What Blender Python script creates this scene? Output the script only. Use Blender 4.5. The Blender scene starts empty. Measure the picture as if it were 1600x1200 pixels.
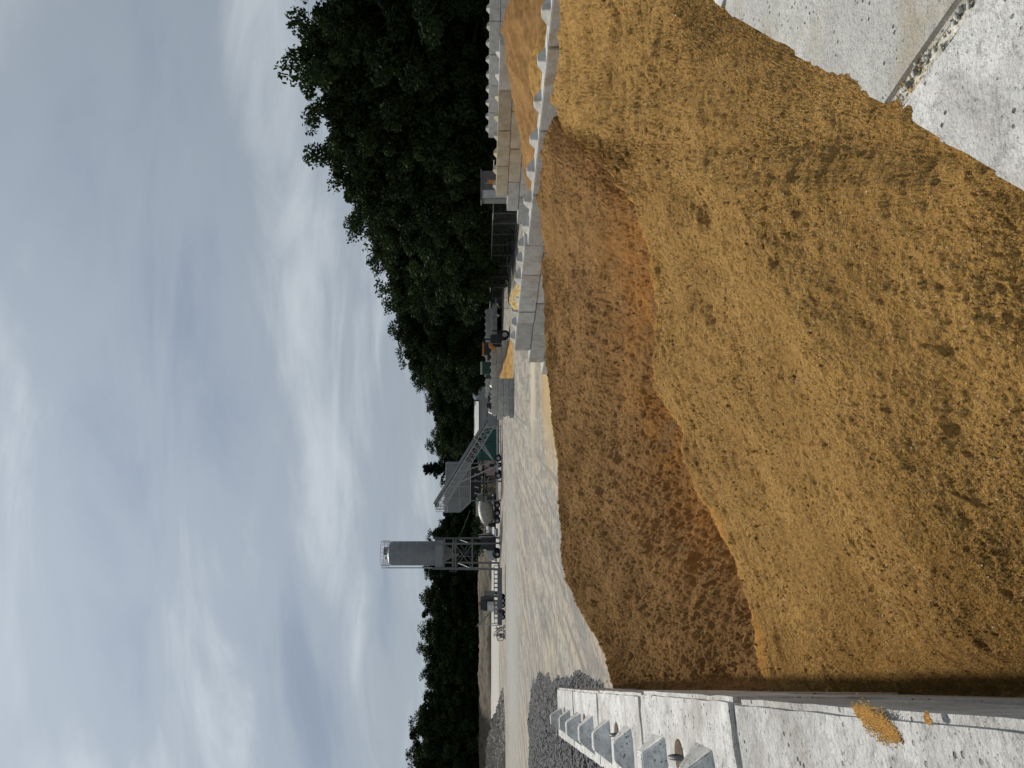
import bpy, bmesh, math, random
import numpy as np
from mathutils import Vector, Matrix
PI = math.pi
R_ = math.radians
scene = bpy.context.scene
COL = scene.collection
rnd = random.Random(7)

# ------------------------------------------------------------------ camera (held on its side: world up is the left of the frame)
F = 1100.0; HZ = 755.0; CZ = 3.1
cam_d = bpy.data.cameras.new('camera'); cam = bpy.data.objects.new('camera', cam_d); COL.objects.link(cam)
cam_d.sensor_width = 36.0; cam_d.lens = 36.0 * F / 1600.0
cam_d.shift_x = (800 - HZ) / 1600.0
cam_d.clip_start = 0.05; cam_d.clip_end = 3000
cam.matrix_world = Matrix(((0, 1, 0, 0), (0, 0, -1, 0), (-1, 0, 0, CZ), (0, 0, 0, 1)))
scene.camera = cam
# ------------------------------------------------------------------ world and sun
SUN_AZ, SUN_EL = -28, 47
world = bpy.data.worlds.new("World"); scene.world = world; world.use_nodes = True
wn = world.node_tree.nodes; wl = world.node_tree.links; wn.clear()
def wnode(t, **k):
    n = wn.new(t)
    for a, b in k.items(): setattr(n, a, b)
    return n
w_out = wnode('ShaderNodeOutputWorld'); w_bg = wnode('ShaderNodeBackground'); w_bg.inputs[1].default_value = 0.098
sky = wnode('ShaderNodeTexSky', sky_type='NISHITA', sun_disc=False, sun_elevation=R_(SUN_EL), sun_rotation=R_(SUN_AZ))
tc = wnode('ShaderNodeTexCoord'); sep = wnode('ShaderNodeSeparateXYZ'); wl.new(tc.outputs['Generated'], sep.inputs[0])
def wmath(op, a, b=None, clamp=False):
    n = wnode('ShaderNodeMath', operation=op); n.use_clamp = clamp
    for i, v in enumerate((a, b)):
        if v is None: continue
        if isinstance(v, (int, float)): n.inputs[i].default_value = v
        else: wl.new(v, n.inputs[i])
    return n.outputs[0]
zc = wmath('ADD', wmath('MAXIMUM', sep.outputs[2], 0.0), 0.38)
comb = wnode('ShaderNodeCombineXYZ')
wl.new(wmath('DIVIDE', sep.outputs[0], zc), comb.inputs[0]); wl.new(wmath('DIVIDE', sep.outputs[1], zc), comb.inputs[1])
mp = wnode('ShaderNodeMapping'); wl.new(comb.outputs[0], mp.inputs[0])
mp.inputs['Rotation'].default_value = (0, 0, R_(-32)); mp.inputs['Scale'].default_value = (0.62, 1.5, 1); mp.inputs['Location'].default_value = (3.1, 1.7, 0)
def wnoise(scale, detail, dist, loc=0.0, rough=0.5):
    n = wnode('ShaderNodeTexNoise'); n.inputs['Scale'].default_value = scale; n.inputs['Detail'].default_value = detail
    n.inputs['Distortion'].default_value = dist; n.inputs['Roughness'].default_value = rough; n.noise_dimensions = '4D'; n.inputs['W'].default_value = loc
    wl.new(mp.outputs[0], n.inputs['Vector']); return n.outputs[0]
n1 = wnoise(1.35, 4, 0.35, 2.3, 0.42); n2 = wnoise(3.2, 8, 0.7, 4.0, 0.58)
mixv = wmath('ADD', wmath('MULTIPLY', n1, 0.60), wmath('MULTIPLY', n2, 0.40))
ramp = wnode('ShaderNodeValToRGB'); wl.new(mixv, ramp.inputs[0])
cr = ramp.color_ramp; cr.interpolation = 'EASE'
cr.elements[0].position = 0.34; cr.elements[0].color = (2.55, 3.1, 4.0, 1)
cr.elements[1].position = 0.62; cr.elements[1].color = (5.7, 6.2, 6.6, 1)
e = cr.elements.new(0.48); e.color = (3.55, 4.1, 4.75, 1)
# thin cloud glows a little around the veiled sun
sd = Vector((math.sin(R_(SUN_AZ)) * math.cos(R_(SUN_EL)), math.cos(R_(SUN_AZ)) * math.cos(R_(SUN_EL)), math.sin(R_(SUN_EL))))
dot = wnode('ShaderNodeVectorMath', operation='DOT_PRODUCT'); wl.new(tc.outputs['Generated'], dot.inputs[0]); dot.inputs[1].default_value = sd
glow = wmath('ADD', wmath('MULTIPLY', wmath('POWER', wmath('MAXIMUM', dot.outputs['Value'], 0.0), 5.0), 0.5), 0.86)
sc = wnode('ShaderNodeVectorMath', operation='SCALE'); wl.new(ramp.outputs[0], sc.inputs[0]); wl.new(glow, sc.inputs['Scale'])
wm = wnode('ShaderNodeMix', data_type='RGBA'); wm.inputs[0].default_value = 0.93
wl.new(sky.outputs[0], wm.inputs[6]); wl.new(sc.outputs[0], wm.inputs[7])
wl.new(wm.outputs[2], w_bg.inputs[0]); wl.new(w_bg.outputs[0], w_out.inputs[0])
sl = bpy.data.lights.new('sun', 'SUN'); sl.energy = 3.9; sl.angle = R_(2.5); sl.color = (1.0, 0.93, 0.82)
so = bpy.data.objects.new('sun', sl); COL.objects.link(so); so.rotation_euler = sd.to_track_quat('Z', 'Y').to_euler()
vs = scene.view_settings; vs.view_transform = 'Standard'; vs.look = 'None'; vs.exposure = 0.0; vs.gamma = 1.0
scene.render.resolution_x = 1024; scene.render.resolution_y = 768

# ------------------------------------------------------------------ frames of reference
TH = math.atan2(470, F); CT, ST = math.cos(TH), math.sin(TH)      # the bay walls run TH left of the view
def bay(s, a, z=0.0): return Vector((-a * ST + s * CT, a * CT + s * ST, z))     # s across the bays, a along them
def P(x, y, d): return Vector(((600 - y) * d / F, d, CZ + (HZ - x) * d / F))
def PX(y, d): return (600 - y) * d / F
def PZ(x, d): return CZ + (HZ - x) * d / F

# ------------------------------------------------------------------ materials
MATS = {}
def mat(name, col, rough=0.8, metal=0.0, var=0.25, vscale=3.0, bump=0.0, bscale=30.0, col2=None, extra=None, spec=0.5):
    m = bpy.data.materials.new(name); m.use_nodes = True; nt = m.node_tree; N = nt.nodes; L = nt.links
    b = N['Principled BSDF']; b.inputs['Roughness'].default_value = rough; b.inputs['Metallic'].default_value = metal
    b.inputs['Specular IOR Level'].default_value = spec
    t = N.new('ShaderNodeTexCoord')
    no = N.new('ShaderNodeTexNoise'); no.inputs['Scale'].default_value = vscale; no.inputs['Detail'].default_value = 7; no.inputs['Roughness'].default_value = 0.62
    L.new(t.outputs['Object'], no.inputs['Vector'])
    r = N.new('ShaderNodeValToRGB'); L.new(no.outputs[0], r.inputs[0])
    c2 = col2 or tuple(c * (1 - var) for c in col)
    r.color_ramp.elements[0].position = 0.32; r.color_ramp.elements[0].color = (*c2, 1)
    r.color_ramp.elements[1].position = 0.68; r.color_ramp.elements[1].color = (*[min(1, c * (1 + var * 0.5)) for c in col], 1)
    L.new(r.outputs[0], b.inputs['Base Color'])
    if bump:
        n2 = N.new('ShaderNodeTexNoise'); n2.inputs['Scale'].default_value = bscale; n2.inputs['Detail'].default_value = 5
        L.new(t.outputs['Object'], n2.inputs['Vector'])
        bp = N.new('ShaderNodeBump'); bp.inputs['Strength'].default_value = 1.0; bp.inputs['Distance'].default_value = bump
        L.new(n2.outputs[0], bp.inputs['Height']); L.new(bp.outputs[0], b.inputs['Normal'])
    m['b'] = 0
    if extra: extra(m, N, L, b, t, r)
    MATS[name] = m
    return m
def mixcol(N, L, fac, a, bcol):
    mx = N.new('ShaderNodeMix'); mx.data_type = 'RGBA'
    L.new(fac, mx.inputs[0]); L.new(a, mx.inputs[6])
    if isinstance(bcol, tuple): mx.inputs[7].default_value = (*bcol, 1)
    else: L.new(bcol, mx.inputs[7])
    return mx.outputs[2]
def noise(N, L, vec, scale, detail=4, rough=0.5, dist=0.0):
    n = N.new('ShaderNodeTexNoise'); n.inputs['Scale'].default_value = scale; n.inputs['Detail'].default_value = detail
    n.inputs['Roughness'].default_value = rough; n.inputs['Distortion'].default_value = dist; L.new(vec, n.inputs['Vector']); return n.outputs[0]
def step(N, L, v, lo, hi):
    n = N.new('ShaderNodeMapRange'); n.inputs[1].default_value = lo; n.inputs[2].default_value = hi; L.new(v, n.inputs[0]); return n.outputs[0]
def mapping(N, L, vec, scale, rot=0.0):
    n = N.new('ShaderNodeMapping'); n.inputs['Scale'].default_value = scale; n.inputs['Rotation'].default_value = (0, 0, rot); L.new(vec, n.inputs[0]); return n.outputs[0]

def sand_extra(fresh, dark, pale):
    def ex(m, N, L, b, t, r):
        v = t.outputs['Object']
        c = r.outputs[0]
        # fine dark damp speckle and pale grains
        c = mixcol(N, L, step(N, L, noise(N, L, v, 55, 6, 0.85), 0.50, 0.60), c, dark)
        c = mixcol(N, L, step(N, L, noise(N, L, v, 5, 8, 0.8), 0.55, 0.76), c, tuple(x * 1.05 for x in dark))
        c = mixcol(N, L, step(N, L, noise(N, L, v, 150, 2, 0.5), 0.665, 0.72), c, pale)
        at = N.new('ShaderNodeAttribute'); at.attribute_name = 'fresh'
        ml = N.new('ShaderNodeMath'); ml.operation = 'MULTIPLY'; L.new(at.outputs['Fac'], ml.inputs[0])
        L.new(step(N, L, noise(N, L, v, 1.7, 5, 0.6), 0.36, 0.56), ml.inputs[1])
        c = mixcol(N, L, ml.outputs[0], c, fresh)
        L.new(c, b.inputs['Base Color'])
        b1 = N.new('ShaderNodeBump'); b1.inputs['Distance'].default_value = 0.010; b1.inputs['Strength'].default_value = 1
        L.new(noise(N, L, v, 130, 4, 0.7), b1.inputs['Height'])
        b2 = N.new('ShaderNodeBump'); b2.inputs['Distance'].default_value = 0.045; b2.inputs['Strength'].default_value = 1
        L.new(noise(N, L, v, 20, 6, 0.72), b2.inputs['Height']); L.new(b1.outputs[0], b2.inputs['Normal'])
        b3 = N.new('ShaderNodeBump'); b3.inputs['Distance'].default_value = 0.010; b3.inputs['Strength'].default_value = 1
        L.new(noise(N, L, v, 50, 3, 0.8), b3.inputs['Height']); L.new(b2.outputs[0], b3.inputs['Normal'])
        L.new(b3.outputs[0], b.inputs['Normal'])
    return ex
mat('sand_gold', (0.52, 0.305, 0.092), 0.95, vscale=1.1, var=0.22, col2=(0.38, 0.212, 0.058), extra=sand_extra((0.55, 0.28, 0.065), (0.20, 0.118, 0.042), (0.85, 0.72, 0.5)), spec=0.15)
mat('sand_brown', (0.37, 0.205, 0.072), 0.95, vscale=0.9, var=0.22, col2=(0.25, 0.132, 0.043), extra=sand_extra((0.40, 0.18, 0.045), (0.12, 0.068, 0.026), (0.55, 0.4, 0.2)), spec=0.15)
mat('pale_grit', (0.62, 0.55, 0.42), 0.7, vscale=40, var=0.4)
mat('sand_pale', (0.62, 0.46, 0.20), 0.95, vscale=4, bump=0.02, bscale=40, spec=0.15)

def conc_extra(pits=0.0, stain=(0.36, 0.30, 0.20)):
    def ex(m, N, L, b, t, r):
        v = t.outputs['Object']
        oi = N.new('ShaderNodeObjectInfo')
        ad = N.new('ShaderNodeVectorMath'); ad.operation = 'ADD'; L.new(v, ad.inputs[0])
        sc_ = N.new('ShaderNodeVectorMath'); sc_.operation = 'SCALE'; sc_.inputs[0].default_value = (31, 17, 9); L.new(oi.outputs['Random'], sc_.inputs['Scale'])
        L.new(sc_.outputs[0], ad.inputs[1]); v = ad.outputs[0]
        c = mixcol(N, L, step(N, L, noise(N, L, v, 2.2, 7, 0.65, 0.4), 0.50, 0.72), r.outputs[0], stain)
        c = mixcol(N, L, step(N, L, noise(N, L, v, 16, 7, 0.8), 0.50, 0.66), c, (0.36, 0.355, 0.335))
        c = mixcol(N, L, step(N, L, noise(N, L, v, 95, 4, 0.7), 0.58, 0.66), c, (0.26, 0.255, 0.24))
        vo = N.new('ShaderNodeTexVoronoi'); vo.inputs['Scale'].default_value = 26; L.new(v, vo.inputs['Vector'])
        pt = step(N, L, vo.outputs['Distance'], 0.20, 0.12)
        gate = N.new('ShaderNodeMath'); gate.operation = 'MULTIPLY'; L.new(pt, gate.inputs[0])
        L.new(step(N, L, noise(N, L, v, 5, 3), 0.46, 0.56), gate.inputs[1])
        c = mixcol(N, L, gate.outputs[0], c, (0.13, 0.12, 0.105))
        # each block a slightly different grey
        hs = N.new('ShaderNodeHueSaturation'); L.new(c, hs.inputs['Color'])
        mr = N.new('ShaderNodeMapRange'); mr.inputs[3].default_value = 0.80; mr.inputs[4].default_value = 1.1; L.new(oi.outputs['Random'], mr.inputs[0])
        L.new(mr.outputs[0], hs.inputs['Value']); L.new(hs.outputs[0], b.inputs['Base Color'])
        b1 = N.new('ShaderNodeBump'); b1.inputs['Distance'].default_value = 0.012; b1.inputs['Strength'].default_value = 1; L.new(noise(N, L, v, 60, 6, 0.7), b1.inputs['Height'])
        b2 = N.new('ShaderNodeBump'); b2.inputs['Distance'].default_value = 0.02; b2.inputs['Strength'].default_value = 1; L.new(noise(N, L, v, 7, 5, 0.6), b2.inputs['Height']); L.new(b1.outputs[0], b2.inputs['Normal'])
        b3 = N.new('ShaderNodeBump'); b3.invert = True; b3.inputs['Distance'].default_value = 0.015; b3.inputs['Strength'].default_value = 1; L.new(gate.outputs[0], b3.inputs['Height']); L.new(b2.outputs[0], b3.inputs['Normal'])
        L.new(b3.outputs[0], b.inputs['Normal'])
    return ex
mat('concrete', (0.52, 0.52, 0.49), 0.9, vscale=2.5, var=0.2, extra=conc_extra(), spec=0.25)
mat('concrete_pale', (0.72, 0.72, 0.70), 0.9, vscale=4, var=0.3, extra=conc_extra(stain=(0.42, 0.40, 0.36)), spec=0.25)
mat('concrete_tan', (0.50, 0.44, 0.32), 0.9, vscale=2.0, var=0.25, extra=conc_extra(stain=(0.36, 0.27, 0.13)), spec=0.2)
mat('mortar', (0.50, 0.49, 0.43), 0.9, vscale=25, var=0.6, bump=0.01, bscale=60)
mat('steel', (0.15, 0.157, 0.162), 0.55, 0.3, vscale=1.2, var=0.22, bump=0.002)
mat('silo_paint', (0.20, 0.213, 0.228), 0.5, 0.2, vscale=0.8, var=0.15)
mat('bin_paint', (0.22, 0.23, 0.24), 0.6, 0.1, vscale=0.8, var=0.15)
mat('galv', (0.42, 0.43, 0.43), 0.5, 0.4, vscale=5)
mat('rust', (0.10, 0.065, 0.035), 0.95, vscale=12, var=0.5)
mat('rubber', (0.02, 0.02, 0.02), 0.9)
mat('black', (0.02, 0.021, 0.023), 0.6)
mat('chrome', (0.55, 0.56, 0.57), 0.22, 0.9, var=0.1)
mat('drum', (0.36, 0.34, 0.29), 0.55, vscale=1.5, var=0.3)
mat('white_paint', (0.48, 0.49, 0.48), 0.6, var=0.15)
mat('teal', (0.025, 0.12, 0.10), 0.6, var=0.2)
mat('dark_green', (0.02, 0.07, 0.045), 0.6)
mat('orange', (0.42, 0.17, 0.03), 0.5, var=0.1)
mat('red', (0.45, 0.04, 0.03), 0.5)
mat('pink_cloth', (0.45, 0.33, 0.31), 0.8)
mat('glass', (0.03, 0.035, 0.04), 0.08, 0.0, var=0.1)
mat('shed_wall', (0.36, 0.37, 0.38), 0.7, vscale=0.5, var=0.15)
mat('shed_roof', (0.36, 0.37, 0.38), 0.5, var=0.1)
mat('bark', (0.06, 0.048, 0.035), 0.95, vscale=6, var=0.5, bump=0.03, bscale=12)
mat('lamp', (0.6, 0.6, 0.6), 0.4)
mat('gate_mesh', (0.10, 0.11, 0.10), 0.6, 0.3)
def leaf_extra(m, N, L, b, t, r):
    oi = N.new('ShaderNodeObjectInfo')
    hs = N.new('ShaderNodeHueSaturation'); L.new(r.outputs[0], hs.inputs['Color'])
    mr = N.new('ShaderNodeMapRange'); mr.inputs[3].default_value = 0.7; mr.inputs[4].default_value = 1.25; L.new(oi.outputs['Random'], mr.inputs[0])
    L.new(mr.outputs[0], hs.inputs['Value']); L.new(hs.outputs[0], b.inputs['Base Color'])
    tr = N.new('ShaderNodeBsdfTranslucent'); L.new(hs.outputs[0], tr.inputs[0])
    mx = N.new('ShaderNodeMixShader'); mx.inputs[0].default_value = 0.12
    o = N['Material Output']; L.new(b.outputs[0], mx.inputs[1]); L.new(tr.outputs[0], mx.inputs[2]); L.new(mx.outputs[0], o.inputs[0])
mat('leaf', (0.034, 0.054, 0.020), 0.7, vscale=0.45, var=0.45, extra=leaf_extra, spec=0.04)
mat('leaf_dark', (0.022, 0.036, 0.016), 0.75, vscale=0.5, var=0.4, extra=leaf_extra, spec=0.03)
mat('leaf_pine', (0.020, 0.038, 0.022), 0.75, vscale=0.5, var=0.4, extra=leaf_extra, spec=0.03)
mat('scrub', (0.085, 0.066, 0.04), 0.95, vscale=0.35, var=0.6, bump=0.1, bscale=6)
mat('rubble', (0.27, 0.245, 0.215), 0.95, vscale=0.8, var=0.5, bump=0.06, bscale=4)
def gravel_extra(m, N, L, b, t, r):
    v = t.outputs['Object']
    vo = N.new('ShaderNodeTexVoronoi'); vo.inputs['Scale'].default_value = 7; L.new(v, vo.inputs['Vector'])
    rp = N.new('ShaderNodeValToRGB'); L.new(vo.outputs['Color'], rp.inputs[0])
    rp.color_ramp.elements[0].color = (0.012, 0.012, 0.014, 1); rp.color_ramp.elements[1].color = (0.13, 0.13, 0.14, 1)
    L.new(rp.outputs[0], b.inputs['Base Color'])
    bp = N.new('ShaderNodeBump'); bp.inputs['Distance'].default_value = 0.12; bp.inputs['Strength'].default_value = 1; L.new(vo.outputs['Distance'], bp.inputs['Height']); L.new(bp.outputs[0], b.inputs['Normal'])
mat('dark_gravel', (0.10, 0.11, 0.13), 0.9, extra=gravel_extra)
def ground_extra(m, N, L, b, t, r):
    v = t.outputs['Object']
    c = mixcol(N, L, step(N, L, noise(N, L, mapping(N, L, v, (1.0, 0.35, 1), R_(35)), 0.5, 10, 0.72, 0.8), 0.43, 0.57), r.outputs[0], (0.38, 0.325, 0.24))
    c = mixcol(N, L, step(N, L, noise(N, L, mapping(N, L, v, (1.0, 0.3, 1), R_(-40)), 0.6, 10, 0.74, 0.8), 0.47, 0.60), c, (0.17, 0.165, 0.155))
    c = mixcol(N, L, step(N, L, noise(N, L, mapping(N, L, v, (1.2, 0.2, 1), R_(62)), 0.8, 10, 0.76, 0.7), 0.50, 0.60), c, (0.37, 0.35, 0.305))
    c = mixcol(N, L, step(N, L, noise(N, L, mapping(N, L, v, (2.6, 0.05, 1), R_(-28)), 1.0, 5, 0.6, 0.3), 0.56, 0.62), c, (0.20, 0.19, 0.175))
    c = mixcol(N, L, step(N, L, noise(N, L, v, 1.8, 8, 0.8, 0.3), 0.50, 0.62), c, (0.15, 0.14, 0.13))
    # pairs of tyre tracks sweeping across the yard
    wv_ = N.new('ShaderNodeTexWave'); wv_.inputs['Scale'].default_value = 0.16; wv_.inputs['Distortion'].default_value = 7.0; wv_.inputs['Detail'].default_value = 3; wv_.inputs['Detail Scale'].default_value = 0.35
    L.new(mapping(N, L, v, (1.0, 0.22, 1), R_(24)), wv_.inputs['Vector'])
    tk = N.new('ShaderNodeMath'); tk.operation = 'MULTIPLY'; L.new(step(N, L, wv_.outputs['Fac'], 0.72, 0.98), tk.inputs[0]); L.new(step(N, L, noise(N, L, v, 0.8, 6, 0.7), 0.40, 0.62), tk.inputs[1])
    c = mixcol(N, L, tk.outputs[0], c, (0.19, 0.178, 0.155))
    # named zones in metres: spilled sand by the bay mouth, damp grit by the black stone
    sp = N.new('ShaderNodeSeparateXYZ'); L.new(v, sp.inputs[0])
    def blob(cx, cy, rx, ry, col, c, soft=0.5):
        q = N.new('ShaderNodeVectorMath'); q.operation = 'SUBTRACT'; q.inputs[1].default_value = (cx, cy, 0); L.new(v, q.inputs[0])
        q2 = N.new('ShaderNodeVectorMath'); q2.operation = 'MULTIPLY'; q2.inputs[1].default_value = (1 / rx, 1 / ry, 0); L.new(q.outputs[0], q2.inputs[0])
        ln = N.new('ShaderNodeVectorMath'); ln.operation = 'LENGTH'; L.new(q2.outputs[0], ln.inputs[0])
        ad = N.new('ShaderNodeMath'); ad.operation = 'ADD'; L.new(ln.outputs['Value'], ad.inputs[0])
        nn = noise(N, L, mapping(N, L, v, (0.3, 1, 1)), 0.8, 6, 0.6); L.new(nn, ad.inputs[1])
        return mixcol(N, L, step(N, L, ad.outputs[0], 1.15 + soft, 0.75), c, col)
    c = blob(0.5, 33, 4.5, 6, (0.42, 0.29, 0.13), c)
    c = blob(2, 44, 8, 3, (0.46, 0.40, 0.29), c)
    
    c = blob(-28, 78, 16, 14, (0.30, 0.295, 0.285), c, 0.9)
    c = mixcol(N, L, step(N, L, noise(N, L, v, 6, 5, 0.8), 0.55, 0.75), c, (0.24, 0.23, 0.21))
    L.new(c, b.inputs['Base Color'])
mat('yard', (0.30, 0.285, 0.255), 0.95, vscale=0.25, var=0.2, bump=0.05, bscale=5, extra=ground_extra, spec=0.2)
mat('far_strip', (0.36, 0.35, 0.33), 0.9, vscale=0.1, var=0.1)
mat('meadow', (0.05, 0.055, 0.025), 0.95, vscale=0.1, var=0.4, bump=0.2, bscale=1.0)
M = MATS

# ------------------------------------------------------------------ builders
class MB:
    def __init__(s): s.v = []; s.f = []; s.smooth = []
    def add(s, vs, fs, sm=False):
        o = len(s.v); s.v += [tuple(v) for v in vs]; s.f += [tuple(i + o for i in f) for f in fs]; s.smooth += [sm] * len(fs); return s
    def box(s, c, d, rot=None):
        c = Vector(c); h = [x / 2 for x in d]
        vs = [Vector((x * h[0], y * h[1], z * h[2])) for z in (-1, 1) for y in (-1, 1) for x in (-1, 1)]
        if rot is not None: vs = [rot @ v for v in vs]
        return s.add([v + c for v in vs], [(0, 2, 3, 1), (4, 5, 7, 6), (0, 1, 5, 4), (2, 6, 7, 3), (0, 4, 6, 2), (1, 3, 7, 5)])
    def box2(s, x0, x1, y0, y1, z0, z1): return s.box(((x0 + x1) / 2, (y0 + y1) / 2, (z0 + z1) / 2), (abs(x1 - x0), abs(y1 - y0), abs(z1 - z0)))
    def beam(s, p, q, w, h=None):
        p = Vector(p); q = Vector(q); d = q - p; L = d.length
        if L < 1e-6: return s
        return s.box((p + q) / 2, (w, h or w, L), d.to_track_quat('Z', 'Y').to_matrix())
    def cyl(s, p, q, r0, r1=None, n=12, cap=True):
        p = Vector(p); q = Vector(q); r1 = r0 if r1 is None else r1; rot = (q - p).to_track_quat('Z', 'Y').to_matrix(); vs = []
        for c, r in ((p, r0), (q, r1)):
            for i in range(n): t = 2 * PI * i / n; vs.append(c + rot @ Vector((r * math.cos(t), r * math.sin(t), 0)))
        fs = [(i, (i + 1) % n, n + (i + 1) % n, n + i) for i in range(n)]; s.add(vs, fs, True)
        if cap: s.add(vs[:n], [tuple(range(n - 1, -1, -1))]); s.add(vs[n:], [tuple(range(n))])
        return s
    def lathe(s, p, axis, prof, n=24):
        p = Vector(p); rot = Vector(axis).to_track_quat('Z', 'Y').to_matrix(); vs = []; fs = []
        for (r, z) in prof:
            for i in range(n): t = 2 * PI * i / n; vs.append(p + rot @ Vector((r * math.cos(t), r * math.sin(t), z)))
        for k in range(len(prof) - 1):
            for i in range(n): fs.append((k * n + i, k * n + (i + 1) % n, (k + 1) * n + (i + 1) % n, (k + 1) * n + i))
        return s.add(vs, fs, True)
    def prism(s, pts, y0, y1):      # polygon in X,Z pushed through Y
        n = len(pts); vs = [(x, y0, z) for x, z in pts] + [(x, y1, z) for x, z in pts]
        return s.add(vs, [tuple(range(n)), tuple(range(2 * n - 1, n - 1, -1))] + [(i, n + i, n + (i + 1) % n, (i + 1) % n) for i in range(n)])
    def torus(s, c, R, r, axis=(0, 0, 1), n=20, k=6, arc=2 * PI):
        rot = Vector(axis).to_track_quat('Z', 'Y').to_matrix(); c = Vector(c); pts = [c + rot @ Vector((R * math.cos(arc * i / n), R * math.sin(arc * i / n), 0)) for i in range(n + 1)]
        for a, b in zip(pts, pts[1:]): s.cyl(a, b, r, n=k, cap=False)
        return s
    def mesh(s, name, m, recalc=True):
        me = bpy.data.meshes.new(name); me.from_pydata(s.v, [], s.f)
        me.polygons.foreach_set('use_smooth', s.smooth); 
        if recalc:
            bm = bmesh.new(); bm.from_mesh(me); bmesh.ops.recalc_face_normals(bm, faces=bm.faces); bm.to_mesh(me); bm.free()
        me.materials.append(M[m]); me.update(); return me
    def build(s, name, m, parent=None): return link(name, s.mesh(name, m), parent)
def link(name, me, parent=None):
    o = bpy.data.objects.new(name, me); COL.objects.link(o)
    if parent is not None: o.parent = parent; o.matrix_parent_inverse = Matrix.Translation(parent.location).inverted()
    return o
def tag(o, label=None, cat=None, group=None, kind=None):
    if label: o['label'] = label
    if cat: o['category'] = cat
    if group: o['group'] = group
    if kind: o['kind'] = kind
    return o
def thing(name, label, cat, loc=(0, 0, 0), group=None):
    o = bpy.data.objects.new(name, None); COL.objects.link(o); o.location = loc; o.empty_display_size = 0.3
    return tag(o, label, cat, group)
def grid_mesh(name, V, nr, nc, m, mask=None, smooth=True, attr=None):
    idx = np.arange(nr * nc).reshape(nr, nc)
    q = np.stack([idx[:-1, :-1], idx[:-1, 1:], idx[1:, 1:], idx[1:, :-1]], -1).reshape(-1, 4)
    if mask is not None: q = q[mask.reshape(-1)[q].all(1)]
    used = np.unique(q); remap = np.full(nr * nc, -1, dtype=np.int64); remap[used] = np.arange(len(used)); q = remap[q]; V = V[used]
    me = bpy.data.meshes.new(name); me.vertices.add(len(V)); me.vertices.foreach_set('co', V.astype(np.float32).ravel())
    me.loops.add(q.size); me.loops.foreach_set('vertex_index', q.astype(np.int32).ravel())
    me.polygons.add(len(q)); me.polygons.foreach_set('loop_start', (np.arange(len(q)) * 4).astype(np.int32))
    me.update(calc_edges=True)
    me.polygons.foreach_set('use_smooth', np.full(len(q), smooth))
    if attr is not None:
        a = me.attributes.new('fresh', 'FLOAT', 'POINT'); a.data.foreach_set('value', attr.reshape(-1)[used].astype(np.float32))
    me.materials.append(M[m]); me.update(); return me
# gradient noise
_rs = np.random.RandomState(3); _perm = _rs.permutation(512); _perm = np.concatenate([_perm, _perm]); _g = _rs.randn(512, 2); _g /= np.linalg.norm(_g, axis=1, keepdims=True)
def perlin(x, y):
    xi = np.floor(x).astype(int); yi = np.floor(y).astype(int); xf = x - xi; yf = y - yi; xi &= 255; yi &= 255
    u = xf ** 3 * (xf * (xf * 6 - 15) + 10); v = yf ** 3 * (yf * (yf * 6 - 15) + 10)
    def g(ix, iy, dx, dy): h = _perm[_perm[ix] + iy] % 512; return _g[h, 0] * dx + _g[h, 1] * dy
    a = g(xi, yi, xf, yf); b = g(xi + 1, yi, xf - 1, yf); c = g(xi, yi + 1, xf, yf - 1); d = g(xi + 1, yi + 1, xf - 1, yf - 1)
    return (a + u * (b - a)) * (1 - v) + (c + u * (d - c)) * v
def fbm(x, y, o=5, g=0.5):
    s = 0; a = 1.0
    for k in range(o): s = s + a * perlin(x * 2 ** k + 13.7 * k, y * 2 ** k + 7.1 * k); a *= g
    return s
def nz(seed, x, y): return (x + 37.13 * seed, y - 21.7 * seed)

# ------------------------------------------------------------------ ground
g = MB(); n = 60
for_y = [-60, -20, 0, 10, 20, 40, 80, 120, 139]
gm = MB().add([(-400, -60, 0), (400, -60, 0), (400, 160, 0), (-400, 160, 0)], [(0, 1, 2, 3)])
tag(gm.build('ground', 'yard'), kind='structure')
tag(MB().add([(-1500, -1500, -0.08), (1500, -1500, -0.08), (1500, 1500, -0.08), (-1500, 1500, -0.08)], [(0, 1, 2, 3)]).build('meadow', 'meadow'), kind='structure')
# pale haul road beyond the yard on the left, and the brown bank under the far trees
tag(MB().add([(-130, 133, 0.006), (-24, 142, 0.006), (-24, 156, 1.3), (-130, 154, 1.5)], [(0, 1, 2, 3)]).build('road', 'far_strip'), kind='structure')
nc, nr = 240, 30
yy = np.linspace(560, 1320, nc); t = np.linspace(0, 1, nr)
T, Y_ = np.meshgrid(t, yy, indexing='ij')
D = 151 + T * 12; X = (600 - Y_) * D / F
D = 153 + T * 13; X = (600 - Y_) * D / F
Z = 1.0 * np.clip(T * 7, 0, 1) + (3.0 * np.clip(T * 1.6, 0, 1) + 0.5 * fbm(X * 0.12, D * 0.2) + 0.35 * fbm(X * 0.6, D * 0.6)) * np.clip(T * 6, 0, 1) - 0.05
tag(link('bank', grid_mesh('bank', np.stack([X, D, Z], -1).reshape(-1, 3), nr, nc, 'scrub')), kind='structure')

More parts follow.
